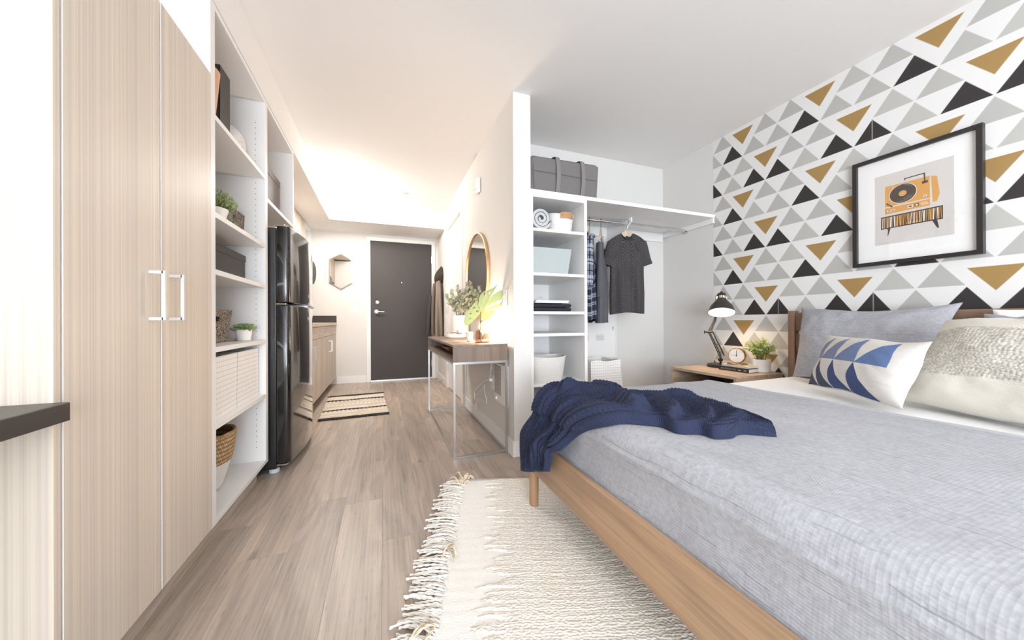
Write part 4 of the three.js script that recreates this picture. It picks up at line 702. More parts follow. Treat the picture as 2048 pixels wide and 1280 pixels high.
{ // bag
  const x0 = 1.005, x1 = 1.575, y = 1.854, h = 0.285, z1 = -2.26, z0 = -2.62, t = T('storage_bag', 'large grey canvas storage bag lying on the closet shelf', 'bag', [(x0 + x1) / 2, y, (z0 + z1) / 2]);
  const g = new RoundedBoxGeometry(x1 - x0, h, z1 - z0, 10, 0.03); const p = g.attributes.position;
  for (let i = 0; i < p.count; i++) { let X = p.getX(i), Y = p.getY(i), Z = p.getZ(i); const k = (Y + h / 2) / h; Z += (Z > 0 ? 1 : -1) * (0.018 * Math.sin(k * 3.1) + 0.006 * Math.sin(X * 21 + Y * 13)); X += 0.010 * Math.sin(Y * 22 + 1) * (Math.abs(X) > 0.25 ? 1 : 0.2) - (X < -0.2 ? 0.02 * Math.sin(k * 3.1) : 0); Y += k * 0.012 * Math.sin(X * 8 + 0.5) - (k > 0.9 ? 0.02 * sstep(0, 0.3, X) * 0.5 : 0); p.setXYZ(i, X, Math.max(Y, -h / 2), Z); }
  g.computeVertexNormals(); const cv = cloth('#7d7977', { bumpScale: 0.0008 });
  P(t, 'body', boxUV(move(g, (x0 + x1) / 2, y + h / 2, (z0 + z1) / 2)), cv);
  for (const x of [1.205, 1.415]) P(t, 'strap', tubeStrap([[x, y + 0.004, z1 + 0.008], [x + 0.004, y + 0.1, z1 + 0.025], [x + 0.002, y + 0.2, z1 + 0.026], [x, y + h - 0.012, z1 + 0.012], [x, y + h + 0.008, z1 - 0.03], [x, y + h + 0.008, z1 - 0.1]], 0.034), cloth('#868280'));
  P(t, 'seam', [tube([[x0 + 0.01, y + 0.15, z1 + 0.022], [1.3, y + 0.148, z1 + 0.0255], [x1 - 0.035, y + 0.146, z1 + 0.021]], 0.0016, 30, 5), tube([[x0 + 0.018, y + 0.03, z1 + 0.004], [x0 + 0.005, y + 0.15, z1 + 0.010], [x0 + 0.02, y + h - 0.02, z1]], 0.0025, 20, 5)], cloth('#6b6765'));
}
function tubeStrap(pts, w, th = 0.003) { const c = new THREE.CatmullRomCurve3(pts.map((p) => V(...p))); return grid(4, 60, (u, v) => { const p = c.getPoint(v); return [p.x + (u - 0.5) * w, p.y, p.z + th * Math.sin(u * Math.PI)]; }); }
{ // rolled blanket, axis along z
  const x = 1.073, y = 1.5835, z0 = -2.62, z1 = -2.25, t = T('rolled_blanket', 'rolled pale grey knitted blanket on the top tower shelf', 'blanket', [x, y, (z0 + z1) / 2]);
  const R = 0.078, turns = 2.6, n = 150; const prof = []; for (let i = 0; i <= n; i++) { const a = i / n * turns * 6.283, r = 0.012 + (R - 0.012) * i / n; prof.push([r * Math.cos(a + 2.4), r * Math.sin(a + 2.4) * 0.96]); }
  const th = 0.0105, outl = []; const nor = (i) => { const a = prof[Math.max(0, i - 1)], b = prof[Math.min(n, i + 1)], l = Math.hypot(b[0] - a[0], b[1] - a[1]); return [-(b[1] - a[1]) / l, (b[0] - a[0]) / l]; };
  const ring = (u) => { const k = u < 0.5 ? u * 2 : 2 - u * 2, i = Math.round(k * n), q = nor(i), s2 = (u < 0.5 ? 1 : -1) * th * (Math.min(1, Math.min(k, 1 - k) * 30)); return [prof[i][0] + q[0] * s2, prof[i][1] + q[1] * s2]; };
  const bm = std('#c9cbca', 0.95, { bumpMap: rep(TXknit, 6, 3), bumpScale: 0.004 });
  const g = grid(300, 16, (u, v) => { const q = ring(u), e = Math.min(v, 1 - v), rd = 1 - 0.12 * Math.pow(1 - Math.min(1, e * 8), 2); return [x + q[0] * (0.97 + 0.03 * rd), Math.max(y + 0.0005, y + R * 0.96 + th + q[1]), lerp(z1, z0, v) + 0.008 * Math.sin(u * 40), v * 2, u * 4]; });
  P(t, 'roll', g, bm); const cap = new THREE.ShapeGeometry(new THREE.Shape(Array.from({ length: 240 }, (_, i) => { const q = ring(i / 240); return new THREE.Vector2(q[0], q[1]); }))); cap.translate(x, y + R * 0.96 + th, z1 + 0.001); P(t, 'end', cap, bm);
}
function ropeBasket(label, pos, rx, rz, h, handles, sq = 1) {
  const t = T('rope_basket', label, 'basket', pos); const m = std('#f3efe8', 0.9, { bumpMap: rep(TXfine, 20, 2), bumpScale: 0.001 });
  const n = Math.round(h / 0.0105), out = []; const R = (k) => 0.80 + 0.2 * Math.pow(k, 0.7);
  const sup = (a) => { const c = Math.cos(a), s2 = Math.sin(a), e = 2.6; return Math.pow(Math.pow(Math.abs(c), e) + Math.pow(Math.abs(s2), e), -1 / e); };
  const wallg = (off, rev) => grid(56, n * 5, (u, v) => { const a = (rev ? 1 - u : u) * 6.283, k = v, r = sup(a) * (R(k)) , b = 0.0022 * Math.abs(Math.sin(v * n * Math.PI)); const dip = 0.006 * Math.cos(a * 2) * k; return [Math.cos(a) * (rx * r + off + (rev ? -b : b)), k * h + dip, Math.sin(a) * (rz * r + off + (rev ? -b : b)), u * 6, v]; });
  L(t, 'coiled_wall', [wallg(0, true), wallg(-0.006, false)], m);
  L(t, 'rim', tube(Array.from({ length: 36 }, (_, i) => { const a = i / 36 * 6.283, r = sup(a) * R(1); return V(Math.cos(a) * (rx * r - 0.003), h + 0.006 * Math.cos(a * 2), Math.sin(a) * (rz * r - 0.003)); }), 0.0055, 108, 8, true), m);
  L(t, 'base', (() => { const s2 = new THREE.Shape(Array.from({ length: 48 }, (_, i) => { const a = i / 48 * 6.283, r = sup(a) * R(0) * 0.99; return new THREE.Vector2(Math.cos(a) * rx * r, Math.sin(a) * rz * r); })); return new THREE.ExtrudeGeometry(s2, { depth: 0.006, bevelEnabled: false }).rotateX(-Math.PI / 2).translate(0, 0.0003, 0); })(), m);
  for (const [a0, w, drop] of handles) { const r = (a) => sup(a) * R(0.9); const strap = grid(10, 4, (u, v) => { const a = a0 + (u - 0.5) * w; const lift = 0.006 + 0.008 * Math.sin(u * Math.PI); return [Math.cos(a) * (rx * r(a) + lift), h - drop + (v - 0.5) * 0.042 + 0.006 * Math.cos((u - .5) * 3), Math.sin(a) * (rz * r(a) + lift)]; });
    const hm = L(t, 'handle', strap, std('#b98a62', 0.6, { side: THREE.DoubleSide }), { label: 'tan leather handle' }); for (const u of [0.1, 0.9]) { const a = a0 + (u - 0.5) * w; L(hm, 'rivet', move(new THREE.SphereGeometry(0.0045, 10, 8), Math.cos(a) * (rx * r(a) + 0.009), h - drop + 0.003, Math.sin(a) * (rz * r(a) + 0.009)), M.brass); } }
  return t;
}
ropeBasket('white coiled rope basket with a tan leather handle beside the rolled blanket', [1.265, 1.5835, -2.36], 0.112, 0.112, 0.138, [[1.42, 0.95, 0.016], [1.42 + Math.PI, 0.95, 0.016]]);
ropeBasket('white coiled rope basket with leather handles on the lower tower shelf', [1.152, 0.4815, -2.36], 0.152, 0.125, 0.178, [[-0.25, 0.5, 0.018], [Math.PI + 0.15, 0.5, 0.018]]);
{ // pale fabric bin
  const t = T('fabric_bin', 'pale grey felt bin with flared sides on the second tower shelf', 'storage bin', [1.165, 1.2695, -2.42]);
  const m = std('#b9bfbe', 0.95, { bumpMap: rep(TXpeel, 1, 1), bumpScale: 0.002 }), hx0 = 0.145, hx1 = 0.168, hz0 = 0.13, hz1 = 0.15, h = 0.195;
  const sl = (a, b, c, d) => grid(8, 8, (u, v) => [lerp(lerp(a[0], b[0], u), lerp(d[0], c[0], u), v), v * h, lerp(lerp(a[1], b[1], u), lerp(d[1], c[1], u), v), u * 2, v * 2]);
  const B = [[-hx0, hz0], [hx0, hz0], [hx0, -hz0], [-hx0, -hz0]], U = [[-hx1, hz1], [hx1, hz1], [hx1, -hz1], [-hx1, -hz1]];
  for (let i = 0; i < 4; i++) { const j = (i + 1) % 4, th = 0.005; const sc = (p) => [p[0] * (1 - th / 0.15), p[1] * (1 - th / 0.15)]; L(t, 'side', [sl(B[i], B[j], U[j], U[i]), sl(sc(B[j]), sc(B[i]), sc(U[i]), sc(U[j])), (() => { const a = U[i], b = U[j]; return grid(1, 1, (u, v) => { const o = [lerp(a[0], b[0], u), lerp(a[1], b[1], u)], n = sc(o); return [lerp(o[0], n[0], v), h, lerp(o[1], n[1], v)]; }); })()], m); }
  L(t, 'base', bx(-hx0, hx0, 0.0003, 0.004, -hz0, hz0, 0), m);
  L(t, 'handle', tubeStrap([[0.172, 0.13, 0.04], [0.182, 0.10, 0.045], [0.182, 0.05, 0.045], [0.172, 0.03, 0.04]], 0.012).rotateY(0), std('#8f9392', 0.8, { side: THREE.DoubleSide }));
}
{ // folded clothes
  const fold = (x0, x1, y, h, z0, z1, n, sd) => { const gs = []; for (let i = 0; i < n; i++) { const a = y + h * i / n, g = new RoundedBoxGeometry(x1 - x0, h / n, z1 - z0, 5, h / n * 0.48); const p = g.attributes.position; for (let k = 0; k < p.count; k++) p.setXYZ(k, p.getX(k) + 0.006 * Math.sin(p.getZ(k) * 18 + i * 2 + sd), p.getY(k) + (p.getY(k) > 0 ? 0.003 * Math.sin(p.getX(k) * 25 + i + sd) : 0), p.getZ(k) + 0.005 * Math.sin(p.getX(k) * 20 + i)); g.computeVertexNormals(); gs.push(move(g, (x0 + x1) / 2, a + h / n / 2, (z0 + z1) / 2)); } return gs; };
  S('folded_sweater', 'folded black sweater on the third tower shelf', 'sweater', fold(0.993, 1.315, 0.9965, 0.056, -2.56, -2.23, 2, 1), cloth('#2b2b31'));
  S('folded_shirt', 'folded white shirt lying on the black sweater', 'shirt', fold(1.02, 1.29, 1.0565, 0.018, -2.54, -2.24, 2, 3), cloth('#f2f1f0'));
  wallPlate('wall_outlet', 'white outlet behind the folded sweater inside the closet tower', 'outlet', [1.315, 1.115, ZCL + 0.0103], 'z', 'outlet');
}
// hangers and clothes
function hanger(label, x, z, rot) {
  const t = T('clothes_hanger', label, 'hanger', [x, 1.66, z], { rot });
  L(t, 'hook', tube([[0.0, 0.045, 0], [0, 0.085, 0], [0.012, 0.105, 0], [0.018, 0.128, 0], [0.006, 0.144, 0], [-0.012, 0.140, 0], [-0.017, 0.126, 0]], 0.0018, 40, 8), std('#3b3633', 0.35, { metalness: 0.7 }));
  const arm = (s2) => extr([[0, 0.045], [s2 * 0.02, 0.043], [s2 * 0.06, 0.012], [s2 * 0.11, -0.03], [s2 * 0.105, -0.045], [s2 * 0.05, -0.018], [0, 0.002]], 0.011, 0.002).translate(0, 0, -0.0055); L(t, 'arm', [arm(1), arm(-1)], std('#f0d9bd', 0.5, { map: woodMapFine })); return t;
}
function garment({ w, L: len, depth, slope, neckW, neckF, neckB, flare, seed, hem }) {
  const sheet = (sg) => grid(44, 50, (u, v) => { const x0 = (u - 0.5) * 2, ax = Math.abs(x0), wv = w / 2 * (1 + flare * v), taper = 1 - 0.05 * Math.sin(Math.min(1, v * 1.4) * Math.PI);
    const x = x0 * wv * taper, top = -slope * (0.4 * ax + 0.75 * ax * ax) * w / 2, nk = ax * w / 2 < neckW ? -(sg > 0 ? neckF : neckB) * (1 - (ax * w / 2 / neckW) ** 2) : 0; const y = lerp(top + nk, -len + hem * Math.sin(x0 * 2 + seed), v);
    const d = depth * (0.35 + 0.65 * sstep(0, 0.4, v)); const fold = (0.010 * Math.sin(x0 * 7 + v * 3 + seed) + 0.008 * Math.sin(x0 * 13 - v * 2 + seed * 2)) * sstep(0.05, 0.6, v) * Math.sqrt(1 - ax ** 4 * 0.95);
    return [x, y, sg * d / 2 * Math.sqrt(Math.max(0, 1 - ax ** 3)) + fold * (sg > 0 ? 1 : 0.5), u * w * 4, v * len * 4]; });
  return [sheet(1), sheet(-1)];
}
function sleeve(sx, x0, y0, x1, y1, r0, r1, n = 20) { return grid(24, n, (u, v) => { const a = u * 6.283, r = lerp(r0, r1, v), cx = lerp(x0, x1, v), cy = lerp(y0, y1, v), dx = x1 - x0, dy = y1 - y0, l = Math.hypot(dx, dy), nx = -dy / l, ny = dx / l; const w = 1 + 0.06 * Math.sin(a * 3 + v * 5); return [sx * (cx + nx * Math.cos(a) * r * w), cy + ny * Math.cos(a) * r * w, Math.sin(a) * r * 0.62 * w, u, v]; }); }
{
  const dotTex = canvasTex(256, 256, (g) => { g.fillStyle = '#262326'; g.fillRect(0, 0, 256, 256); g.fillStyle = '#d5d0cc'; for (let j = 0; j < 14; j++) for (let i = 0; i < 10; i++) { g.beginPath(); g.ellipse(13 + i * 25.6 + (j % 2) * 12.8, 9 + j * 18.3, 2.9, 3.6, 0, 0, 6.3); g.fill(); } });
  const plaid = canvasTex(256, 256, (g) => { g.fillStyle = '#2a2f3f'; g.fillRect(0, 0, 256, 256); g.fillStyle = 'rgba(205,212,224,0.62)'; for (const [p, q] of [[20, 46], [128, 60]]) { g.fillRect(p, 0, q, 256); g.fillRect(0, p, 256, q); } g.fillStyle = 'rgba(20,22,32,0.7)'; for (const p of [38, 150, 90, 220]) { g.fillRect(p, 0, 9, 256); g.fillRect(0, p, 256, 9); } });
  const t = T('dotted_tshirt', 'black T-shirt with tiny white dots hanging on a wooden hanger in the closet', 'shirt', [1.985, 0.93, -2.447], { rot: -0.35 });
  const m = std('#ffffff', 0.92, { map: rep(dotTex, 2.7, 2.7), side: THREE.DoubleSide });
  L(t, 'body', [...garment({ w: 0.315, L: 0.71, depth: 0.085, slope: 0.42, neckW: 0.048, neckF: 0.055, neckB: 0.018, flare: -0.04, seed: 1.3, hem: 0.012 }).map((g) => move(g, 0, 0.765, 0)), ], m);
  for (const sx of [1, -1]) L(t, 'sleeve', move(sleeve(sx, 0.108, -0.042, sx > 0 ? 0.176 : 0.168, -0.235, 0.060, 0.052), 0, 0.71, 0), m);
  L(t, 'collar', tube(Array.from({ length: 20 }, (_, i) => { const a = i / 20 * 6.283, x = Math.cos(a) * 0.05; return V(x, 0.758 - (Math.sin(a) > 0 ? 0.05 : 0.012) * (1 - (x / 0.051) ** 2) - 0.016, Math.sin(a) * 0.026); }), 0.0045, 60, 6, true), std('#211f21', 0.9));
  hanger('wooden clothes hanger inside the dotted T-shirt', 1.985, -2.447, -0.35);
  const s1 = T('plaid_shirt', 'dark blue and white plaid shirt hanging edge-on next to the shelf tower', 'shirt', [1.642, 0.91, -2.5], { rot: 0.98 });
  const pm = std('#ffffff', 0.92, { map: rep(plaid, 1.6, 1.6), side: THREE.DoubleSide });
  L(s1, 'body', garment({ w: 0.36, L: 0.74, depth: 0.085, slope: 0.45, neckW: 0.05, neckF: 0.06, neckB: 0.01, flare: 0.0, seed: 2.2, hem: 0.02 }).map((g) => move(g, 0, 0.755, 0)), pm);
  for (const sx of [1, -1]) L(s1, 'sleeve', move(sleeve(sx, 0.13, 0.0, 0.17, -0.4, 0.06, 0.045), 0, 0.69, 0), pm);
  L(s1, 'collar', tube(Array.from({ length: 14 }, (_, i) => { const a = i / 14 * 6.283; return V(Math.cos(a) * 0.05, 0.752 - (Math.sin(a) > 0 ? 0.02 : 0), Math.sin(a) * 0.035); }), 0.014, 42, 8, true), pm);
  hanger('clothes hanger holding the plaid shirt', 1.642, -2.5, 0.98);
  const s2 = T('grey_top', 'plain charcoal grey top hanging edge-on between the plaid shirt and the dotted T-shirt', 'top', [1.757, 0.91, -2.5], { rot: 0.90 });
  const gm = cloth('#5a5a60');
  L(s2, 'body', garment({ w: 0.34, L: 0.72, depth: 0.085, slope: 0.5, neckW: 0.05, neckF: 0.05, neckB: 0.01, flare: 0.12, seed: 0.4, hem: 0.004 }).map((g) => move(g, 0, 0.72, 0)), gm);
  for (const sx of [1, -1]) L(s2, 'sleeve', move(sleeve(sx, 0.12, 0.0, 0.15, -0.45, 0.05, 0.045), 0, 0.655, 0), gm);
  hanger('clothes hanger holding the charcoal grey top', 1.757, -2.5, 0.90);
}
{ // access panel
  const t = T('access_panel', 'white utility access panel with two small vents on the closet back wall', 'panel', [1.88, 0.57, ZCL]);
  P(t, 'cover', bx(1.63, 2.125, 0.578, 0.99, ZCL + 0.0005, ZCL + 0.008, 0.002), M.plasticW);
  P(t, 'frame', [bx(1.62, 1.63, 0.568, 1.0, ZCL + 0.0005, ZCL + 0.012, 0.001), bx(2.125, 2.135, 0.568, 1.0, ZCL + 0.0005, ZCL + 0.012, 0.001), bx(1.63, 2.125, 0.568, 0.578, ZCL + 0.0005, ZCL + 0.012, 0.001), bx(1.63, 2.125, 0.99, 1.0, ZCL + 0.0005, ZCL + 0.012, 0.001)], M.white);
  for (const x of [1.73, 1.905]) { const v = P(t, 'vent', bx(x, x + 0.085, 0.735, 0.79, ZCL + 0.0081, ZCL + 0.009, 0), std('#bdbab7', 0.6)); for (let i = 0; i < 6; i++) P(v, 'slat', bx(x, x + 0.085, 0.737 + i * 0.0092, 0.7415 + i * 0.0092, ZCL + 0.0091, ZCL + 0.0125, 0), M.plasticW); }
  P(t, 'latch', bx(2.09, 2.10, 0.835, 0.87, ZCL + 0.0081, ZCL + 0.014, 0.001), std('#bbb7b3', 0.5));
}
{ // hamper
  const t = T('laundry_hamper', 'white grid-print fabric hamper standing on the closet floor', 'hamper', [1.75, 0, -2.56]); const hw = 0.15, hz = 0.14, h = 0.59, gm2 = gridMat.clone(); gm2.side = THREE.DoubleSide;
  const w = grid(96, 30, (u, v) => { const a = u * 4, k = Math.floor(a) % 4, f = a - Math.floor(a), c = [[-1, 1], [1, 1], [1, -1], [-1, -1]], p = c[k], q = c[(k + 1) % 4]; const rip = 0.006 * Math.sin(v * 9 + k * 2 + f * 6); return [lerp(p[0], q[0], f) * (hw + rip), v * h + (v > 0.9 ? 0.006 * Math.sin(f * 9) : 0), lerp(p[1], q[1], f) * (hz + rip), (k + f) * 0.3, v * h]; });
  L(t, 'wall', w, gm2); L(t, 'base', bx(-hw + 0.01, hw - 0.01, 0.0004, 0.006, -hz + 0.01, hz - 0.01, 0), gridMat);
}
// ================================================================ patterned wall
{
  const wall = ST('wall_right', bx(XW, XW + 0.12, 0, CEIL, ZCL - 0.12, ZF + 0.12, 0), M.wall);
  const z0 = -2.216, z1 = ZF, y0 = bbH, y1 = CEIL, TWp = 2048, THp = 1600, dy = 0.12875, dz = 0.1752;
  const tex = canvasTex(TWp, THp, (g) => {
    const X = (z) => (z - z0) / (z1 - z0) * TWp, Y = (y) => (y1 - y) / (y1 - y0) * THp;
    g.fillStyle = '#e7e4e1'; g.fillRect(0, 0, TWp, THp);
    const tri = (a, c) => { g.fillStyle = c; g.beginPath(); g.moveTo(X(a[0]), Y(a[1])); g.lineTo(X(a[2]), Y(a[3])); g.lineTo(X(a[4]), Y(a[5])); g.closePath(); g.fill(); };
    const mod = (a, b) => ((a % b) + b) % b; setSeed(3);
    for (let k = -7; k <= 12; k++) for (let m = -2; m < 24; m++) {
      const odd = mod(k, 2) === 1, yb = 0.965 + dy * k; const zc = odd ? -2.125 + dz * m : -2.0375 + dz * m;
      let c = rnd() > 0.5 ? '#bdbbb4' : '#b7b5b0';
      if (odd) { const q = mod(k, 4) === 3 ? 1 : 2; if (mod(m, 3) === q) { // gold pendant triangle
        const top = yb + dy - 0.04, h = 0.118, w = 0.172; tri([zc - w / 2, top, zc + w / 2, top, zc, top - h], '#a5844f'); continue; } }
      else if (mod(k, 4) === 2 ? mod(m, 3) === 0 : mod(m, 3) !== 0) c = '#322d2d';
      const i = 0.004; tri([zc - dz / 2 + i, yb + 0.004, zc + dz / 2 - i, yb + 0.004, zc, yb + dy - 0.005], c);
      if (c === '#322d2d' && !odd && mod(m, 3) === 2 && mod(k, 8) === 0 && (k < 8 || m > 3)) { g.fillStyle = '#b5b0ac'; g.fillRect(X(zc) - 0.8, Y(yb + dy), 1.6, Y(yb) - Y(yb + dy)); }
    }
  });
  const sheet = bx(XW - 0.0012, XW - 0.0001, y0, y1, z0, z1, 0); const p = sheet.attributes.position, uv = sheet.attributes.uv;
  for (let i = 0; i < p.count; i++) uv.setXY(i, (p.getZ(i) - z0) / (z1 - z0), (p.getY(i) - y0) / (y1 - y0));
  P(wall, 'wallpaper', sheet, std('#ffffff', 0.62, { map: tex, bumpMap: peelBump, bumpScale: 0.0002 }), { label: 'white wallpaper printed with grey, black and gold triangles' });
}
{ // framed print
  const x = XW - 0.0015, z0 = -1.243, z1 = -0.751, y0 = 1.244, y1 = 1.876, f = 0.021, d = 0.03;
  const t = T('framed_print', 'black framed print of an orange record player on the patterned wall', 'picture', [x, y0, (z0 + z1) / 2]);
  const fm = std('#2c2725', 0.4);
  P(t, 'frame', [bx(x - d, x, y1 - f, y1, z0, z1, 0.0015), bx(x - d, x, y0, y0 + f, z0, z1, 0.0015), bx(x - d, x, y0 + f, y1 - f, z0, z0 + f, 0.0015), bx(x - d, x, y0 + f, y1 - f, z1 - f, z1, 0.0015)], fm);
  const A = [-1.147, -0.846, 1.360, 1.762];
  const hole = new THREE.Shape([[z0 + f, y0 + f], [z1 - f, y0 + f], [z1 - f, y1 - f], [z0 + f, y1 - f]].map((p) => new THREE.Vector2(-p[0], p[1]))); hole.holes.push(new THREE.Path([[A[0], A[2]], [A[1], A[2]], [A[1], A[3]], [A[0], A[3]]].map((p) => new THREE.Vector2(-p[0], p[1]))));
  P(t, 'mat_board', new THREE.ExtrudeGeometry(hole, { depth: 0.002, bevelEnabled: false }).rotateY(Math.PI / 2).translate(x - 0.012, 0, 0), std('#f2efec', 0.85));
  const tex = canvasTex(768, 1024, (g, W2, H2) => {
    const U = (u) => u * W2, Vv = (v) => v * H2; g.fillStyle = '#d6d0ca'; g.fillRect(0, 0, W2, H2); setSeed(61);
    const OR = '#d99f55', DK = '#4a3f3a', CR = '#e6dfd6';
    const poly = (pts, c) => { g.fillStyle = c; g.beginPath(); pts.forEach((p, i) => i ? g.lineTo(U(p[0]), Vv(p[1])) : g.moveTo(U(p[0]), Vv(p[1]))); g.closePath(); g.fill(); };
    poly([[0.17, 0.19], [0.71, 0.192], [0.712, 0.468], [0.168, 0.468]], OR); poly([[0.168, 0.484], [0.712, 0.484], [0.712, 0.566], [0.168, 0.566]], OR);
    poly([[0.725, 0.2], [0.79, 0.215], [0.82, 0.44], [0.79, 0.53], [0.742, 0.53]], OR);
    g.strokeStyle = CR; g.lineWidth = 5; g.beginPath(); g.moveTo(U(0.272), Vv(0.19)); g.lineTo(U(0.272), Vv(0.25)); g.stroke();
    const disc = (u, v, r, c) => { g.fillStyle = c; g.beginPath(); g.arc(U(u), Vv(v), U(r), 0, 6.3); g.fill(); };
    disc(0.393, 0.33, 0.172, CR); disc(0.393, 0.33, 0.163, DK); disc(0.393, 0.33, 0.05, OR); disc(0.393, 0.33, 0.009, CR);
    g.strokeStyle = '#a89c92'; g.lineWidth = 3; for (const [r, a, b] of [[0.135, 0.4, 1.9], [0.115, 0.5, 1.5], [0.145, 4.9, 5.7], [0.095, 0.6, 1.6]]) { g.beginPath(); g.arc(U(0.393), Vv(0.33), U(r), a, b); g.stroke(); }
    g.strokeStyle = DK; g.lineWidth = 13; g.lineJoin = 'miter'; g.beginPath(); g.moveTo(U(0.42), Vv(0.165)); g.lineTo(U(0.42), Vv(0.145)); g.lineTo(U(0.65), Vv(0.142)); g.lineTo(U(0.655), Vv(0.25)); g.stroke(); poly([[0.622, 0.24], [0.69, 0.238], [0.69, 0.268], [0.622, 0.272]], DK);
    g.strokeStyle = CR; g.lineWidth = 6; g.fillStyle = DK; disc(0.657, 0.43, 0.022, CR); disc(0.657, 0.43, 0.013, DK); disc(0.657, 0.43, 0.008, CR);
    g.strokeStyle = DK; g.lineWidth = 20; g.beginPath(); g.arc(U(0.393), Vv(0.33), U(0.235), 2.15, 2.6); g.stroke(); g.strokeStyle = OR; g.lineWidth = 7; g.beginPath(); g.arc(U(0.393), Vv(0.33), U(0.235), 2.22, 2.53); g.setLineDash([10, 8]); g.stroke(); g.setLineDash([]);
    const rect = (u, v, w, h, c) => poly([[u, v], [u + w, v], [u + w, v + h], [u, v + h]], c);
    rect(0.195, 0.514, 0.1, 0.022, CR); rect(0.205, 0.521, 0.035, 0.008, DK); rect(0.25, 0.521, 0.035, 0.008, DK);
    rect(0.455, 0.51, 0.06, 0.03, CR); rect(0.467, 0.517, 0.036, 0.016, DK); rect(0.535, 0.504, 0.05, 0.038, DK); rect(0.547, 0.512, 0.026, 0.022, CR);
    g.strokeStyle = CR; g.lineWidth = 4; g.beginPath(); g.ellipse(U(0.64), Vv(0.515), U(0.035), Vv(0.007), 0, 0, 6.3); g.ellipse(U(0.655), Vv(0.534), U(0.04), Vv(0.006), 0, 0, 6.3); g.stroke();
    rect(0.113, 0.597, 0.739, 0.168, DK); let u = 0.127; while (u < 0.83) { const w = rr(0.006, 0.015), c = [OR, CR, '#b08a4c', OR, '#efe9e0', '#c58f48'][Math.floor(rnd() * 6)], s2 = rr(-0.012, 0.012); poly([[u, 0.611], [u + w, 0.611], [u + w + s2, 0.752], [u + s2, 0.752]], c); u += w + rr(0.004, 0.010); }
    poly([[0.196, 0.765], [0.24, 0.765], [0.228, 0.80], [0.208, 0.86], [0.197, 0.86], [0.205, 0.80]], DK); poly([[0.735, 0.765], [0.79, 0.765], [0.81, 0.865], [0.79, 0.865]], DK);
    g.strokeStyle = 'rgba(240,236,230,0.7)'; g.lineWidth = 3; g.beginPath(); for (let i = 0; i < 14; i++) g.lineTo(U(0.43 + i * 0.014), Vv(0.735 + 0.014 * Math.sin(i * 2.4))); g.stroke();
    g.fillStyle = 'rgba(214,208,202,0.8)'; for (let i = 0; i < 260; i++) { const uu = rr(0.15, 0.84), vv = rnd() > 0.4 ? rr(0.18, 0.24) : rr(0.2, 0.75); g.fillRect(U(uu), Vv(vv), rr(1, 3), rr(1, 7)); }
  });
  const pr = bx(x - 0.0115, x - 0.0105, A[2] - 0.01, A[3] + 0.01, A[0] - 0.01, A[1] + 0.01, 0), p = pr.attributes.position; for (let i = 0; i < p.count; i++) pr.attributes.uv.setXY(i, clamp((p.getZ(i) - A[0]) / (A[1] - A[0])), clamp((p.getY(i) - A[2]) / (A[3] - A[2])));
  P(t, 'print', pr, std('#ffffff', 0.8, { map: tex }), { label: 'grey print with an orange record player on a record shelf' });
  P(t, 'backing', bx(x - 0.0103, x - 0.001, y0 + f, y1 - f, z0 + f, z1 - f, 0), M.paper);
  P(t, 'glass', bx(x - 0.0185, x - 0.0165, y0 + f, y1 - f, z0 + f, z1 - f, 0), phy('#ffffff', 0.02, { transmission: 1, thickness: 0, ior: 1.45, specularIntensity: 0.8 }));
}
// ================================================================ bed
const BX0 = 0.68, BXH = 2.62, BZ0 = -1.60, BZ1 = 0.06, YT = 0.56;
{
  const t = T('bed_frame', 'walnut platform bed frame with a plank headboard against the patterned wall', 'bed', [(BX0 + BXH) / 2, 0, (BZ0 + BZ1) / 2]);
  P(t, 'foot_rail', bx(BX0, BX0 + 0.026, 0.187, 0.357, BZ0 + 0.012, BZ1 - 0.012, 0.008, 'z'), M.walnut);
  for (const z of [BZ0 + 0.012, BZ1 - 0.038]) P(t, 'side_rail', bx(BX0 + 0.0265, BXH, 0.187, 0.357, z, z + 0.026, 0.006, 'x', 0.2), M.walnut);
  for (const z of [BZ0 + 0.003, BZ1 - 0.047]) P(t, 'leg', lathe([[0, 0.008], [0.0205, 0.008], [0.022, 0.012], [0.024, 0.186], [0, 0.186]], 28, BX0 + 0.024, 0, z + 0.022), M.walnutLeg ??= std('#c79c76', 0.45, { map: rep(TXwood, 2, 0.6) }));
  for (const z of [-1.557, 0.0]) P(t, 'post', bx(BXH, BXH + 0.045, 0, 0.988, z, z + 0.042, 0.003, 'y', z), M.walnutDark);
  [[0.855, 0.975], [0.712, 0.832], [0.569, 0.689], [0.3, 0.42]].forEach(([a, b], i) => P(t, 'headboard_plank', bx(BXH + 0.012, BXH + 0.034, a, b, -1.5148, -0.0002, 0.003, 'z', i * 0.37, i * 0.5), M.walnutDark));
  const sl = []; for (let i = 0; i < 14; i++) { const x = BX0 + 0.1 + i * 0.135; P(t, 'slat', bx(x, x + 0.07, 0.27, 0.288, BZ0 + 0.039, BZ1 - 0.039, 0), M.lamPlain); }
}
S('mattress', 'white sheeted mattress with the sheet bare at the pillow end', 'mattress', (() => {
  const g = new RoundedBoxGeometry(1.835, 0.255, 1.53, 8, 0.06), p = g.attributes.position; for (let i = 0; i < p.count; i++) if (p.getY(i) > 0) { const X = p.getX(i), Z = p.getZ(i); p.setY(i, p.getY(i) + 0.008 * Math.sin(X * 4 + 1) * Math.cos(Z * 3) * 0.6 - 0.004 + sstep(0.35, 0.9, X) * 0.010 - (Math.abs(Z) > 0.7 ? 0.004 : 0)); } g.computeVertexNormals();
  return boxUV(move(g, 0.778 + 1.835 / 2, 0.289 + 0.1275, -0.775)); })(), std('#fdfcfb', 0.85, { bumpMap: rep(TXpeel, 4, 4), bumpScale: 0.0008 }));
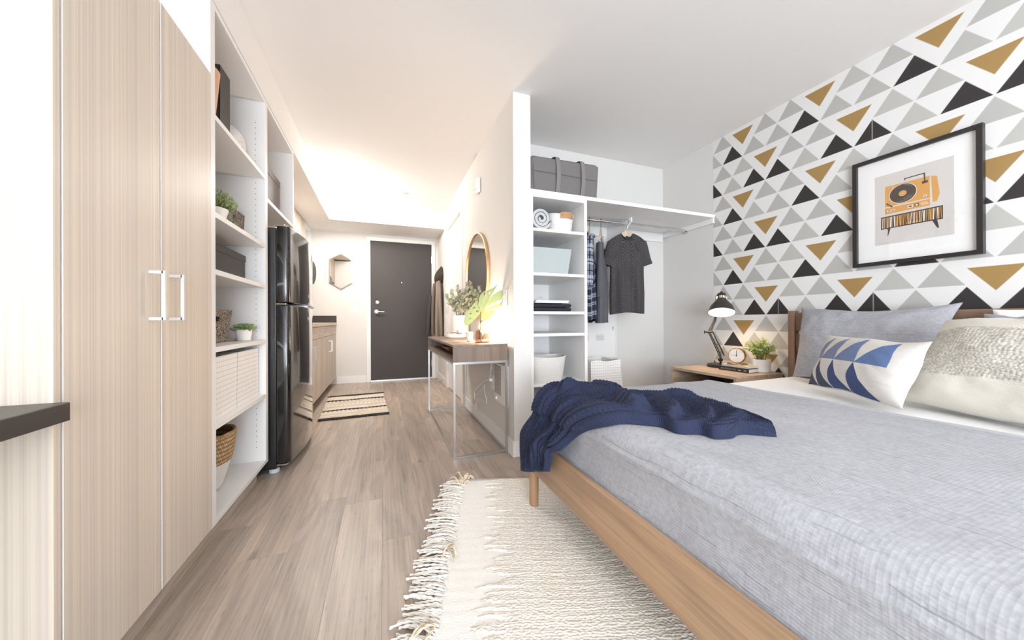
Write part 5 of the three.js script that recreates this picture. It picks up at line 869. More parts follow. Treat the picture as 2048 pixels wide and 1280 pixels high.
{ // coverlet
  const zA2 = -1.565, zB2 = 0.02, R = 0.062, xf = 0.735, xe = 1.80, prof = [];
  const y0 = 0.315; // path across the bed: up the foot side, round the edge, along the top, folded back under at the sheet
  const arcL = R * Math.PI / 2, up = YT + 0.004 - R - y0, flat = xe - (xf + R), tot = up + arcL + flat;
  const path = (s2) => { if (s2 < up) { const k = s2 / up; return [xf - 0.020 + 0.022 * Math.sin(k * 2.6) , y0 + s2, -1, 0]; } s2 -= up; if (s2 < arcL) { const a = s2 / R; return [xf + R - R * Math.cos(a), YT + 0.004 - R + R * Math.sin(a), -Math.cos(a), Math.sin(a)]; } s2 -= arcL; return [xf + R + s2, YT + 0.004, 0, 1]; };
  const surf = (off) => grid(220, 150, (u, v) => {
    const s2 = u * tot, q = path(s2); let z = lerp(zA2, zB2, v); const ed = Math.min(z - zA2, 0.25); let drop = 0, dz = 0;
    const far = 0.07; let yy = q[1], xx = q[0]; const d = z - zA2; if (d < far) { const k = 1 - d / far; drop = far * 0.5 * k * k * (q[3] > 0.5 ? 1 : 0.2); }
    const skew = q[3] > 0.99 ? 0 : 0; const hgt = (q[3] > 0 ? 0.0045 : 0.006) * (n3(xx * 5, z * 4, yy * 4, 3)) + 0.0028 * n3(xx * 14, z * 11, yy * 12, 9) + (q[3] > 0.99 ? 0.006 * Math.exp(-(((xx - 1.55) + 0.12 * (z + 1.2)) ** 2) / 0.006) * sstep(-0.9, -1.4, z) : 0);
    const end = sstep(0, 0.01, 1 - u); const o = off + hgt;
    return [xx + q[2] * o, yy + q[3] * o - drop, z, s2, z];
  });
  const t = T('coverlet', 'light grey crinkled gauze coverlet spread over the bed', 'bedspread', [1.27, 0.31, -0.77]);
  const m = std('#cbccd2', 0.95, { map: rep(TXgauzeC, 1 / 0.75, 1 / 0.75), bumpMap: rep(TXgauze, 1 / 0.75, 1 / 0.75), bumpScale: 0.0013, side: THREE.DoubleSide });
  P(t, 'cloth', surf(0.006), m);
  P(t, 'hem', [tube(Array.from({ length: 40 }, (_, i) => { const v = i / 39, z = lerp(zA2 + 0.005, zB2 - 0.005, v), d = z - zA2; return V(xe + 0.001, YT + 0.006 + 0.0045 * n3(xe * 5, z * 4, YT * 4, 3) - (d < 0.07 ? 0.035 * (1 - d / 0.07) ** 2 : 0), z); }), 0.0085, 120, 10)], std('#b4b4b8', 0.95));
}
// ---------------------------------------------------------------- knitted throw
{
  const R = 0.07, xe = 0.722, arc = R * Math.PI / 2, yt = YT + 0.012;
  const base = (s2) => { if (s2 < 0) return [xe - 0.075 * sstep(0, -0.13, s2), yt - R + s2, -1, 0]; if (s2 < arc) { const a = s2 / R; return [xe + R - R * Math.cos(a), yt - R + R * Math.sin(a), -Math.cos(a), Math.sin(a)]; } return [xe + R + s2 - arc, yt, 0, 1]; };
  const curve = (pts) => new THREE.CatmullRomCurve3(pts.map((p) => V(p[0], 0, p[1])), false, 'catmullrom', 0.5);
  const far = curve([[-0.315, -1.56], [-0.2, -1.568], [-0.06, -1.565], [0.04, -1.545], [0.12, -1.535], [0.20, -1.51], [0.28, -1.42], [0.366, -1.30], [0.43, -1.235], [0.52, -1.14], [0.55, -1.02], [0.537, -0.92], [0.515, -0.83], [0.472, -0.728]]);
  const near = curve([[-0.20, -1.285], [-0.15, -1.265], [-0.105, -1.25], [-0.09, -1.215], [-0.02, -1.16], [0.06, -1.02], [0.13, -0.955], [0.185, -0.90], [0.185, -0.83], [0.245, -0.80], [0.25, -0.755], [0.30, -0.74], [0.362, -0.752], [0.435, -0.697]]);
  // fold ridges: [path, height, width on the far side, width on the near side]
  const ridges = [[[[-0.06, -1.53], [0.04, -1.51], [0.13, -1.50], [0.22, -1.45], [0.31, -1.36]], 0.042, 0.035, 0.05], [[[-0.02, -1.43], [0.08, -1.40], [0.17, -1.33], [0.22, -1.22]], 0.030, 0.05, 0.022],
    [[[0.10, -1.36], [0.155, -1.24], [0.19, -1.14], [0.17, -1.04], [0.145, -0.965]], 0.062, 0.034, 0.020], [[[0.20, -1.30], [0.235, -1.20], [0.235, -1.08], [0.20, -1.00]], 0.045, 0.022, 0.022],
    [[[-0.10, -1.26], [-0.02, -1.22], [0.05, -1.12], [0.11, -1.0]], 0.030, 0.05, 0.018], [[[-0.22, -1.40], [-0.10, -1.36], [0.0, -1.30], [0.06, -1.24]], 0.026, 0.03, 0.016], [[[-0.06, -1.30], [-0.12, -1.29], [-0.2, -1.32]], -0.022, 0.012, 0.02],
    [[[0.195, -0.88], [0.25, -0.90], [0.31, -0.96], [0.35, -1.06]], 0.040, 0.04, 0.018], [[[0.25, -0.80], [0.31, -0.82], [0.38, -0.88], [0.42, -0.98]], 0.034, 0.035, 0.014], [[[0.30, -0.755], [0.37, -0.78], [0.44, -0.82]], 0.026, 0.03, 0.02], [[[0.30, -1.22], [0.40, -1.16], [0.48, -1.06]], 0.028, 0.03, 0.03], [[[0.46, -1.12], [0.50, -1.0], [0.49, -0.90]], 0.022, 0.025, 0.03]];
  const fold = (x, z) => { let h = 0; for (const [pl, am, w0, w1] of ridges) { let d = 9, sg = 1; for (let i = 0; i + 1 < pl.length; i++) { const p = pl[i], q = pl[i + 1], dx = q[0] - p[0], dz = q[1] - p[1], k = clamp(((x - p[0]) * dx + (z - p[1]) * dz) / (dx * dx + dz * dz)), e = Math.hypot(x - p[0] - k * dx, z - p[1] - k * dz); if (e < d) { d = e; sg = dx * (z - p[1]) - dz * (x - p[0]); } } const w = sg > 0 ? w1 : w0; h += am * Math.exp(-(d * d) / (w * w)); } return h; };
  const NU = 420, NV = 300;
  const sheet = (top) => grid(NU, NV, (u, v) => {
    const a = far.getPoint(u), b = near.getPoint(u); let s2 = lerp(a.x, b.x, v), z = lerp(a.z, b.z, v); s2 += 0.005 * n3(u * 18, v * 9, 1, 21); z += 0.006 * n3(u * 18 + 7, v * 9, 2, 22);
    const wid = Math.hypot(a.x - b.x, a.z - b.z), q = base(s2), dE = Math.min(v * wid, (1 - v) * wid, u * 0.95, (1 - u) * 0.95), e = clamp(dE / 0.015), round = Math.sqrt(1 - (1 - e) ** 2);
    const kw = s2 < 0 ? 0.6 : 1; let h = (0.024 * kw + 0.78 * fold(s2, z) * sstep(0, 0.075, dE) + 0.004 * (1 + n3(s2 * 14, z * 14, 0, 31))) * round;
    const rv = v * 15 + 5 * sstep(0.55, 1, u) * (u - 0.4) + 0.7 * n3(u * 6, v * 3, 3, 41), rib = Math.pow(Math.abs(Math.sin(rv * Math.PI)), 0.55), st = Math.sin(u * 700 + (Math.floor(rv) % 2) * 1.6 + Math.cos(rv * Math.PI * 2) * 1.2);
    h += (0.0105 * rib + 0.0018 * st * rib * sstep(0.01, 0.05, dE)) * round; if (!top) h = 0.0012 * round;
    return [q[0] + q[2] * h, q[1] + q[3] * h, z, u * 7, v * 2.6];
  });
  const m = std('#272e48', 0.95, { bumpMap: rep(TXknit, 0.5, 0.72), bumpScale: 0.005, side: THREE.DoubleSide });
  S('knitted_throw', 'navy blue ribbed knitted throw crumpled over the far foot corner of the bed', 'blanket', [sheet(true), sheet(false)], m);
}
// ---------------------------------------------------------------- pillows
const turn = (t, sx, sy) => { const c = rep(t, sx, sy); c.rotation = Math.PI / 2; return c; };
function pillowGeo(w, h, T0, { pinch = 0.06, p = 2.4, q = 0.55, seed = 0, wr = 0.006, n = 60, taper = 1, top = 1.4 } = {}) {
  const sh = (sg) => grid(n, n, (u, v) => { const a = 2 * u - 1, b = 2 * v - 1; const tp = lerp(taper, 1, v), sag = 0.018 * n3(a * 1.6, b * 1.6, 7, seed + 9), x = tp * a * w / 2 * (1 - pinch * (1 - b * b) * Math.abs(a) ** 2.2) + sag * Math.abs(a) * (1 - b * b), y = b * h / 2 * (1 - pinch * (b > 0 ? top : 1.4) * (1 - a * a) * Math.abs(b) ** 2.2) + sag * Math.abs(b) * (1 - a * a);
    const f = Math.pow(Math.max(0, (1 - Math.abs(a) ** p) * (1 - Math.abs(b) ** p)), q); const wrk = wr * (n3(a * 3.2, b * 3.2, sg, seed) + 0.5 * n3(a * 8, b * 8, sg, seed + 3)) * Math.min(1, f * 3) ;
    return [x, y + h / 2, sg * T0 / 2 * f + wrk, sg > 0 ? u : 1 - u, v]; });
  return [sh(1), sh(-1)];
}
const cushion = (t, g, front, back = front) => { L(t, 'cover', g[0], front); L(t, 'back', g[1], back); };
function orient(t, right, upv) { const r = V(...right).normalize(), n = new THREE.Vector3().crossVectors(r, V(...upv)).normalize(), u = new THREE.Vector3().crossVectors(n, r); t.quaternion.setFromRotationMatrix(new THREE.Matrix4().makeBasis(r, u, n)); }
{
  const gm = std('#bcbbc0', 0.95, { map: turn(TXgauzeC, 1.1, 0.8), bumpMap: turn(TXgauze, 1.1, 0.8), bumpScale: 0.0011 });
  const t = T('grey_pillow', 'grey gauze pillow leaning on the headboard beside the lamp side of the bed', 'pillow', [2.405, 0.570, -1.122]); orient(t, [0.02, 0, 1], [0.42, 0.90, 0]);
  cushion(t, pillowGeo(0.68, 0.485, 0.16, { pinch: 0.06, p: 3.2, q: 0.55, seed: 5, wr: 0.010, n: 80, taper: 0.82, top: 2.6 }), gm);
  const t2 = T('grey_pillow', 'grey gauze pillow mostly hidden behind the cream cushion at the right edge', 'pillow', [2.36, 0.570, -0.36]); orient(t2, [0.02, 0, 1], [0.5, 0.87, 0.0]);
  cushion(t2, pillowGeo(0.70, 0.44, 0.15, { pinch: 0.06, p: 3.2, q: 0.55, seed: 8, wr: 0.012, n: 80 }), gm);
  const t3 = T('white_pillow', 'white pillow showing above the hidden grey pillow against the headboard', 'pillow', [2.50, 0.572, -0.36]); orient(t3, [0, 0, 1], [0.18, 0.98, 0]);
  cushion(t3, pillowGeo(0.66, 0.405, 0.13, { pinch: 0.05, p: 3, q: 0.5, seed: 15, wr: 0.008 }), std('#f5f4f3', 0.9));
  // cream cushion: looped band in the middle
  const band = (v) => sstep(0.24, 0.26, v) * (1 - sstep(0.76, 0.78, v));
  const cb = dataTex(512, 512, (u, v) => { const b = band(v), n = 50, row = Math.floor(v * n), uu = u * n + 0.7 * hsh(row, 2, 1) + 0.4 * vnoise(u * 20, v * 20, 20, 20, 5), fx = uu - Math.floor(uu) - 0.5, fy = v * n - row - 0.5, loop = clamp(1 - (fx * fx + fy * fy) * 3) * (0.5 + 0.5 * hsh(Math.floor(uu), row, 7)); const flat = 0.4 + 0.05 * Math.sin((u + v) * 380); return lerp(flat, 0.35 + 0.65 * loop, b); });
  const cc = dataTex(512, 512, (u, v) => { const b = band(v), k = fbm(u, v, 90, 90, 2, 5); const t4 = lerp(0.93 + 0.012 * Math.sin((u + v) * 380), 0.80 + 0.28 * (k - 0.35), b); return [t4, t4 * 0.99, t4 * 0.965]; }, true);
  const c = T('cream_cushion', 'large cream cushion with a looped wool band leaning on the grey pillow', 'cushion', [2.045, 0.570, -0.545]); orient(c, [-0.33, 0, 0.945], [0.55, 0.84, 0.19]);
  cushion(c, pillowGeo(0.64, 0.43, 0.22, { pinch: 0.06, p: 2.8, q: 0.55, seed: 11, wr: 0.008, n: 80 }), std('#fbf8f1', 0.95, { map: cc, bumpMap: cb, bumpScale: 0.0032 }), std('#efebe3', 0.95));
  // lumbar cushion
  const lt = canvasTex(1024, 512, (g, w, h) => {
    g.fillStyle = '#ece6de'; g.fillRect(0, 0, w, h); setSeed(71); for (let i = 0; i < 130; i++) { g.fillStyle = rnd() > 0.5 ? 'rgba(220,210,200,0.35)' : 'rgba(250,247,242,0.4)'; g.fillRect(rnd() * w, rnd() * h, rr(30, 200), 3); }
    const mid = h * 0.50, nodes = [0.02, 0.20, 0.385, 0.60, 0.86].map((k) => k * w); const saw = (pts, c) => { g.fillStyle = c; g.beginPath(); pts.forEach((p, i) => { if (!i) { g.moveTo(...p); return; } const q = pts[i - 1], n = Math.max(1, Math.round(Math.hypot(p[0] - q[0], p[1] - q[1]) / 14)); const str = Math.abs(p[1] - q[1]) < 2; for (let k = 1; k <= n; k++) { const x = lerp(q[0], p[0], k / n), y = lerp(q[1], p[1], k / n); if (str) g.lineTo(x, y); else { g.lineTo(x + 3, y - 7 * Math.sign(p[1] - q[1])); g.lineTo(x - 3, y); } } }); g.closePath(); g.fill(); };
    const blues = ['#8d98b2', '#8993b0', '#7c8db6', '#6b83b2'];
    for (let i = 0; i < 4; i++) { const a = nodes[i], b = nodes[i + 1]; saw([[a, mid], [b + 8, mid], [b - 10, h * 0.10], [b - 18, h * 0.06], [a + (b - a) * 0.55, h * 0.18]], blues[i]); saw([[a, mid], [a - 30, h * 0.72], [a - 6, h * 0.985], [b - 6, h * 0.985], [a + (b - a) * 0.35, h * 0.74]], i > 1 ? '#475682' : '#4b5068'); }
    g.globalAlpha = 0.35; for (let i = 0; i < 9000; i++) { const x = rnd() * w, y = rnd() * h; g.fillStyle = rnd() > 0.5 ? '#f5f2ee' : '#50597a'; g.globalAlpha = 0.13; g.fillRect(x, y, 4, 2); }
  });
  const l = T('lumbar_cushion', 'small lumbar cushion with blue and navy triangles in front of the grey pillow', 'cushion', [2.03, 0.574, -0.955]); orient(l, [-0.48, 0, 0.877], [0.32, 0.92, 0.175]);
  cushion(l, pillowGeo(0.525, 0.29, 0.155, { pinch: 0.075, p: 2.3, q: 0.6, seed: 9, wr: 0.004, n: 70 }), std('#ffffff', 0.95, { map: lt, bumpMap: rep(TXfine, 6, 3), bumpScale: 0.002 }), std('#f1ece6', 0.95));
}
// ================================================================ nightstand and what is on it
const NX0 = 2.232, NX1 = XW - 0.02, NZ0 = -2.206, NZ1 = -1.645, NY = 0.541;
{
  const t = T('nightstand', 'light walnut nightstand with an open slot between the closet and the bed', 'nightstand', [(NX0 + NX1) / 2, 0, (NZ0 + NZ1) / 2]), q = 0.02;
  P(t, 'top_panel', bx(NX0, NX1, NY - q, NY, NZ0, NZ1, 0.0015, 'z'), M.nightWood);
  for (const z of [NZ0, NZ1 - q]) P(t, 'side_panel', bx(NX0, NX1, 0.12, NY - q - 0.0003, z, z + q, 0.0015, 'x'), M.nightWood);
  P(t, 'bottom_panel', bx(NX0 + 0.002, NX1, 0.12, 0.14, NZ0 + q, NZ1 - q, 0.001, 'z'), M.nightWood);
  P(t, 'back_panel', bx(NX1 - 0.01, NX1, 0.14, NY - q, NZ0 + q, NZ1 - q, 0, 'z'), M.walnutDark);
  P(t, 'shelf', bx(NX0 + 0.02, NX1 - 0.011, 0.398, 0.414, NZ0 + q, NZ1 - q, 0.001, 'z'), M.nightWood);
  P(t, 'drawer', bx(NX0 + 0.004, NX0 + 0.022, 0.143, 0.417, NZ0 + q + 0.003, NZ1 - q - 0.003, 0.001, 'z', 0.4), M.nightWood);
  for (const [x, z] of [[NX0 + 0.04, NZ0 + 0.04], [NX0 + 0.04, NZ1 - 0.04], [NX1 - 0.04, NZ0 + 0.04], [NX1 - 0.04, NZ1 - 0.04]]) P(t, 'leg', lathe([[0, 0], [0.012, 0], [0.018, 0.1195], [0, 0.1195]], 16, x, 0, z), M.nightWood);
}
{ // architect lamp
  const bxp = [2.60, NY, -2.05], t = T('desk_lamp', 'black jointed architect lamp, switched on, on the nightstand', 'lamp', bxp), bm = std('#2a2725', 0.4), dm = std('#3b3735', 0.35, { metalness: 0.6 });
  P(t, 'base', lathe([[0, NY + 0.0003], [0.094, NY + 0.0003], [0.097, NY + 0.003], [0.097, NY + 0.02], [0.092, NY + 0.025], [0, NY + 0.025]], 44, 2.60, 0, -2.05), bm);
  const A = V(2.60, NY + 0.025, -2.05), Bp = V(2.602, 0.625, -2.049), E = V(2.508, 0.828, -2.083), F2 = V(2.553, 0.925, -2.066), G2 = V(2.566, 1.03, -2.045);
  P(t, 'post', [bar(A, Bp, 0.008, 12), bar(V(2.60, 0.60, -2.062), V(2.60, 0.60, -2.036), 0.012, 12)], bm);
  const off = V(0.05, 0.012, 0.018);
  P(t, 'lower_arm', [bar(Bp.clone().add(V(-0.01, 0, 0)), E, 0.0042, 8), bar(Bp.clone().add(off.clone().multiplyScalar(0.55)), E.clone().add(off.clone().multiplyScalar(0.62)), 0.0042, 8), bar(Bp.clone().add(V(-0.004, 0.004, 0.008)), E.clone().add(V(0.006, 0, 0.008)), 0.0042, 8)], bm);
  P(t, 'spring', [0, 1].map((k) => { const a = Bp.clone().lerp(E, 0.08).add(off.clone().multiplyScalar(0.25 + 0.35 * k)), b = Bp.clone().lerp(E, 0.5).add(off.clone().multiplyScalar(0.3 + 0.3 * k)); const d = b.clone().sub(a).normalize(), u1 = new THREE.Vector3().crossVectors(d, V(0, 0, 1)).normalize(), u2 = new THREE.Vector3().crossVectors(d, u1); return tube(Array.from({ length: 97 }, (_, i) => { const q = i / 96, an = q * 16 * 6.283; return a.clone().lerp(b, q).addScaledVector(u1, 0.0052 * Math.cos(an)).addScaledVector(u2, 0.0052 * Math.sin(an)); }), 0.0013, 380, 4); }), dm);
  P(t, 'elbow', [bar(E.clone().add(V(-0.012, 0, -0.008)), E.clone().add(V(0.03, 0.004, 0.012)), 0.010, 12), bar(E.clone().add(V(-0.03, 0.004, -0.01)), E.clone().add(V(-0.01, 0, -0.005)), 0.006, 10), bx(E.x - 0.036, E.x - 0.028, E.y - 0.012, E.y + 0.012, E.z - 0.014, E.z - 0.006, 0.002)], bm);
  P(t, 'upper_arm', [bar(E, F2, 0.006, 8), bar(E.clone().add(off.clone().multiplyScalar(0.4)), F2.clone().add(V(0.016, 0, 0)), 0.006, 8), bar(F2, G2, 0.006, 8), bar(F2.clone().add(V(0.016, 0, 0)), G2.clone().add(V(0.014, 0, 0)), 0.004, 8)], bm);
  const S0 = V(2.548, 1.140, -1.996), S1 = V(2.497, 0.985, -1.957), ax = S1.clone().sub(S0), ln = ax.length(), qd = new THREE.Quaternion().setFromUnitVectors(V(0, -1, 0), ax.clone().normalize());
  const at = (g) => { g.applyQuaternion(qd); g.translate(S0.x, S0.y, S0.z); return g; };
  const outer = [[0.0001, 0], [0.022, -0.001], [0.031, -0.006], [0.034, -0.03], [0.036, -0.058], [0.042, -0.066], [0.058, -0.088], [0.078, -0.115], [0.093, -ln + 0.004], [0.095, -ln]], inner = outer.slice(1).map(([r, y]) => [r - 0.0022, y - 0.0014]).reverse();
  P(t, 'shade', at(new THREE.LatheGeometry([...outer, ...inner].map((p) => new THREE.Vector2(p[0], p[1])), 48)), std('#332e2b', 0.42, { side: THREE.DoubleSide }));
  P(t, 'reflector', at(new THREE.LatheGeometry([[0.031, -0.062], [0.052, -0.089], [0.073, -0.117], [0.0905, -ln + 0.001]].map((p) => new THREE.Vector2(p[0], p[1])), 48)), std('#f7f2ea', 0.5, { side: THREE.DoubleSide }), { label: 'white inside of the shade' });
  const vents = []; for (let k = 0; k < 20; k++) { if (k % 5 === 4) continue; const a = k / 20 * 6.283 + 0.4, g = new THREE.BoxGeometry(0.0045, 0.018, 0.002); g.translate(0, -0.042, 0.0362); g.rotateY(a); vents.push(at(g)); }
  P(t, 'vent_slot', vents, std('#fff3df', 0.4, { emissive: srgb('#ffd9a8'), emissiveIntensity: 1.6 }), { kind: 'stuff', label: 'glowing vent slots' });
  P(t, 'cap', at(lathe([[0, 0.016], [0.008, 0.015], [0.011, 0.008], [0.011, 0], [0, 0]], 20)), bm);
  const bc = S0.clone().addScaledVector(ax.clone().normalize(), 0.115);
  P(t, 'bulb', move(new THREE.SphereGeometry(0.032, 24, 16), bc.x, bc.y, bc.z), std('#fff2dc', 0.4, { emissive: srgb('#ffe2bd'), emissiveIntensity: 14 }));
  P(t, 'wire', tube([G2.clone(), G2.clone().add(V(-0.02, 0.06, 0.0)), V(2.52, 1.125, -2.02), V(2.53, 1.12, -2.005), S0.clone().add(V(-0.02, -0.03, -0.01))], 0.0022, 40, 6), bm);
  P(t, 'shade_bracket', [bar(G2, S0.clone().addScaledVector(ax, 0.25).add(V(0.01, 0, -0.03)), 0.0055, 8), bar(S0.clone().addScaledVector(ax, 0.25).add(V(0.01, 0, -0.03)), S0.clone().addScaledVector(ax, 0.27), 0.006, 8)], bm);
  const p = new THREE.PointLight(new THREE.Color(1, 0.78, 0.54), 0.5, 0, 2); p.position.copy(bc); p.castShadow = true; p.shadow.radius = 1.6; scene.add(p);
}
function book(name, label, x0, x1, y, h, z0, z1, cover, spineMat, rot) {
  const cx = (x0 + x1) / 2, cz = (z0 + z1) / 2, t = T(name, label, 'book', [cx, y, cz], { rot }), w = (x1 - x0) / 2, d = (z1 - z0) / 2, c = 0.0025;
  L(t, 'cover', [bx(-w, w, 0.0003, c, -d, d, 0.0008), bx(-w, w, h - c, h, -d, d, 0.0008)], cover);
  const sp = bx(-w, -w + c, c, h - c, -d, d, 0.0005); const p = sp.attributes.position; for (let i = 0; i < p.count; i++) sp.attributes.uv.setXY(i, (p.getZ(i) + d) / (2 * d), (p.getY(i)) / h); L(t, 'spine', sp, spineMat ?? cover);
  L(t, 'pages', bx(-w + c, w - 0.003, c, h - c, -d + 0.003, d - 0.003, 0.0005), std('#efebe4', 0.9, { bumpMap: rep(TXfine, 1, 40), bumpScale: 0.0006 })); return t;
}
{
  const sp = canvasTex(1024, 128, (g, w, h) => { g.fillStyle = '#2f2b2b'; g.fillRect(0, 0, w, h); g.fillStyle = '#d9cfc4'; g.font = '52px serif'; g.textBaseline = 'middle'; const s2 = 'AN EDITED LIFE'; let x = 70; for (const ch of s2) { g.fillText(ch, x, h / 2 + 2); x += g.measureText(ch).width + 9; } g.font = '22px serif'; g.fillText('· ·', 690, h / 2 - 22);
    g.beginPath(); g.moveTo(672, 82); g.lineTo(706, 44); g.lineTo(728, 66); g.lineTo(748, 50); g.lineTo(784, 84); g.closePath(); g.fill(); g.fillStyle = '#2f2b2b'; g.fillRect(690, 66, 70, 5); g.fillStyle = '#d9cfc4'; g.fillRect(868, 50, 22, 26); g.fillRect(900, 46, 12, 34); g.fillRect(922, 52, 26, 24); });
  book('book', 'black hardback with a lettered spine at the bottom of the two stacked books', 2.462, 2.60, NY, 0.030, -1.955, -1.722, std('#2f2b2b', 0.6), std('#ffffff', 0.6, { map: sp }), 0.02);
  book('book', 'thin pale linen book on top of the black hardback', 2.472, 2.598, NY + 0.0305, 0.017, -1.94, -1.735, std('#d8cfc4', 0.8), undefined, -0.03);
}
{ // clock
  const y = NY + 0.048, x = 2.535, z = -1.858, t = T('desk_clock', 'round brass desk clock with a white face on the stacked books', 'clock', [x, y, z], { rot: -1.30 });
  L(t, 'base', lathe([[0, 0.0003], [0.066, 0.0003], [0.070, 0.003], [0.070, 0.0075], [0.064, 0.009], [0, 0.006]], 44), M.brass);
  L(t, 'case', [lathe([[0.0, -0.022], [0.05, -0.022], [0.057, -0.018], [0.0585, 0.0], [0.0575, 0.015], [0.0545, 0.017], [0.0535, 0.013], [0, 0.0125]], 48).rotateX(Math.PI / 2).translate(0, 0.067, 0)], M.brass);
  const face = L(t, 'face', new THREE.CylinderGeometry(0.0532, 0.0532, 0.001, 44).rotateX(Math.PI / 2).translate(0, 0.067, 0.0136), std('#f6f3ee', 0.5));
  L(face, 'hand', [bx(-0.0012, 0.0012, 0.064, 0.107, 0.0143, 0.015, 0), bx(-0.0016, 0.0016, 0.060, 0.092, 0.0151, 0.0157, 0), new THREE.CylinderGeometry(0.0042, 0.0042, 0.002, 18).rotateX(Math.PI / 2).translate(0, 0.067, 0.0158)], std('#3c3833', 0.5));
  const tk = []; for (let i = 0; i < 12; i++) { const g = new THREE.BoxGeometry(0.001, i % 3 ? 0.004 : 0.007, 0.0005); g.translate(0, 0.047, 0); g.rotateZ(i / 12 * 6.283); tk.push(g.translate(0, 0.067, 0.0143)); } L(face, 'tick', tk, std('#a59c90', 0.6), { kind: 'stuff' });
  L(face, 'second_hand', bx(-0.046, 0.0, 0.0666, 0.0674, 0.0146, 0.0149, 0), M.brass);
}
{ // pot plant
  const x = 2.625, y = NY, z = -1.742, t = T('potted_plant', 'leafy light green plant in a straight white pot at the nightstand corner by the headboard', 'plant', [x, y, z]);
  L(t, 'pot', lathe([[0, 0.0003], [0.054, 0.0003], [0.057, 0.004], [0.061, 0.094], [0.0585, 0.096], [0.056, 0.092], [0.052, 0.06], [0, 0.06]], 44), M.ceramic); L(t, 'soil', cyl(0.05, 0.05, 0.06, 0.08, 0, 0, 24), M.soil);
  setSeed(23); const lf = leafCard(0.020, 0.0145, 0.3), gs = [[], []], st = [];
  for (let i = 0; i < 46; i++) { const a = rr(0, 6.28), rad = rr(0.015, 0.108), hh = 0.10 + rr(0.07, 0.155) * (1.08 - rad * 4.5), e = V(Math.cos(a) * rad * 1.1, hh + 0.012, Math.sin(a) * rad), m = V(e.x * 0.55, 0.075 + hh * 0.5, e.z * 0.55), cv = new THREE.CatmullRomCurve3([V(e.x * 0.25, 0.078, e.z * 0.25), m, e]); st.push(new THREE.TubeGeometry(cv, 6, 0.0011, 4));
    for (let k = 0; k < 15; k++) { const s2 = 0.25 + 0.75 * k / 14, p = cv.getPoint(s2), an = k * 2.4 + a; gs[k > 8 ? 1 : 0].push(place(lf, p, V(Math.cos(an), rr(0.25, 1.0), Math.sin(an)), rr(-1, 1), (k > 11 ? 0.75 : 1) * rr(0.75, 1.2))); } }
  L(t, 'foliage', gs[0], leafMat('#a3b765'), { kind: 'stuff' }); L(t, 'young_leaves', gs[1], leafMat('#ced58a'), { kind: 'stuff', label: 'paler young leaves' }); L(t, 'stem', st, std('#6f7c45', 0.8));
}
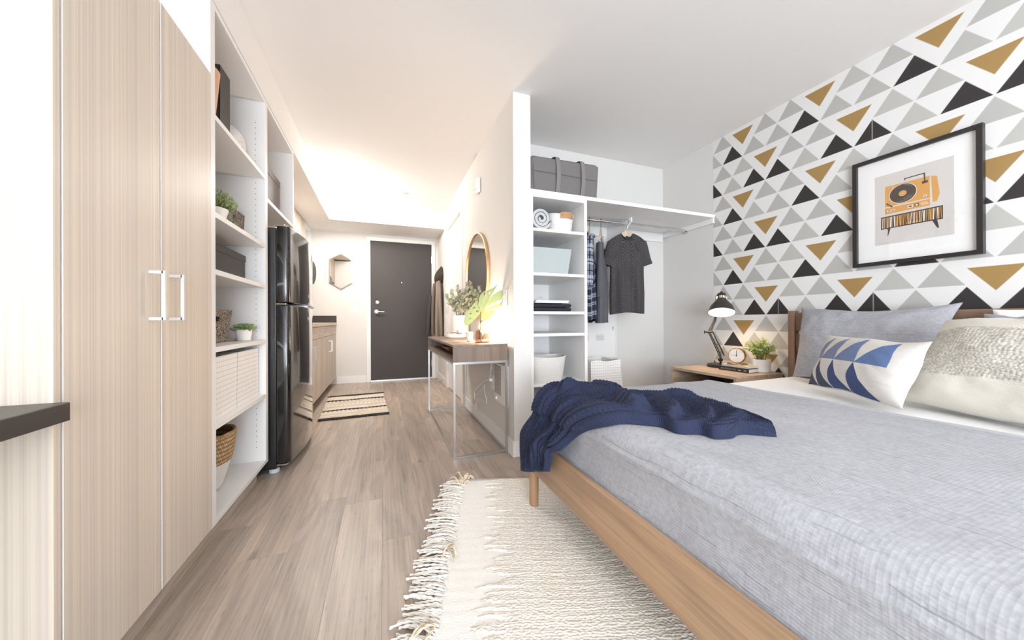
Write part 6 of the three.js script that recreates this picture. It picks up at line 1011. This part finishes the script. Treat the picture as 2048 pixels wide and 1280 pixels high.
// ================================================================ big rug
{
  const t = T('woven_rug', 'large cream looped wool rug with a long fringe lying under the bed', 'rug', [0.415, 0, -1.975], { rot: -0.312 });
  const w = 1.75, l = 2.35, flat = 0.17; setSeed(55);
  const start = Array.from({ length: 400 }, () => flat + rr(-0.05, 0.07)); const st = (z) => { const k = z / l * 180, i = Math.floor(k); return lerp(start[i], start[i + 1], sstep(0.3, 0.7, k - i)); };
  const lc = std('#fffaf3', 0.97, { map: rep(TXloopC, 1.7, 1.7), bumpMap: rep(TXloop, 1.7, 1.7), bumpScale: 0.0022 });
  L(t, 'loop_pile', grid(150, 420, (u, v) => { const z = v * l, x = lerp(st(z), w, u); const e = sstep(0, 0.03, u); return [x, 0.0032 + 0.0062 * e * (0.9 + 0.1 * Math.sin(z * 210 + 2 * Math.sin(x * 9))) + 0.0016 * n3(x * 9, z * 9, 0, 5), z, x, z]; }), lc);
  L(t, 'flat_weave', grid(24, 200, (u, v) => { const z = v * l, x = lerp(0.0, flat + 0.12, u); return [x, 0.0042 + 0.0006 * Math.sin(z * 400) + 0.002 * n3(x * 8, z * 6, 1, 8) * 0.6, z, x * 4, z * 4]; }), std('#fdf8f0', 0.95, { bumpMap: rep(TXfine, 0.8, 0.8), bumpScale: 0.0025 }));
  L(t, 'backing', bx(0.001, w, 0.0004, 0.003, 0.001, l, 0.001), std('#e6dccb', 0.95));
  // far selvedge
  L(t, 'selvedge', tube(Array.from({ length: 60 }, (_, i) => V(i / 59 * w, 0.006, 0.002 + 0.004 * n3(i * 0.3, 1, 1, 3))), 0.006, 200, 6), lc);
  const fr = []; const cord = (x, z, dx, dz, y1, n = 9) => { const pts = [], L2 = Math.hypot(dx, dz); const c1 = rr(-0.012, 0.012); for (let i = 0; i <= n; i++) { const k = i / n; pts.push(V(x + dx * k + c1 * Math.sin(k * 3) * 0.3, 0.006 + y1 * Math.sin(k * Math.PI) + 0.001, z + dz * k + c1 * Math.sin(k * 3.1))); } const cv = new THREE.CatmullRomCurve3(pts), u1 = V(dz, 0, -dx).normalize();
    for (const ph of [0, Math.PI]) fr.push(new THREE.TubeGeometry(new THREE.CatmullRomCurve3(Array.from({ length: 26 }, (_, i) => { const k = i / 25, a = k * 15 + ph, q = cv.getPoint(k); return V(q.x + u1.x * 0.0021 * Math.cos(a), q.y + 0.0021 * Math.sin(a), q.z + u1.z * 0.0021 * Math.cos(a)); })), 26, 0.0027 - 0.0000, 5)); };
  const groups = 135; for (let i = 0; i < groups; i++) { const z = 0.03 + i / groups * (l - 0.3); for (let k = 0; k < 2; k++) cord(rr(0.01, 0.04), z + k * 0.006, -rr(0.085, 0.135), rr(-0.028, 0.02), rr(0.002, 0.012)); }
  const tan = fr.length; L(t, 'fringe', fr.slice(), std('#f5efe5', 0.95), { kind: 'stuff', label: 'twisted cream fringe' });
  fr.length = 0; for (const z of [0.01, 0.03, 0.05, 0.07, 0.6, 0.95, 1.2]) for (let k = 0; k < 4; k++) cord(rr(0.0, 0.04), z + rr(-0.01, 0.01), rr(-0.08, 0.05), rr(-0.06, 0.03) + (z < 0.1 ? -0.03 : 0.07), rr(0.012, 0.03));
  L(t, 'loose_tassel', fr, std('#e9d8bf', 0.95), { kind: 'stuff', label: 'loose tan tassels' });
}
for (const o of scene.children) if (o.isLight && !o.isRectAreaLight) o.castShadow = true;
renderer.render(scene, camera);
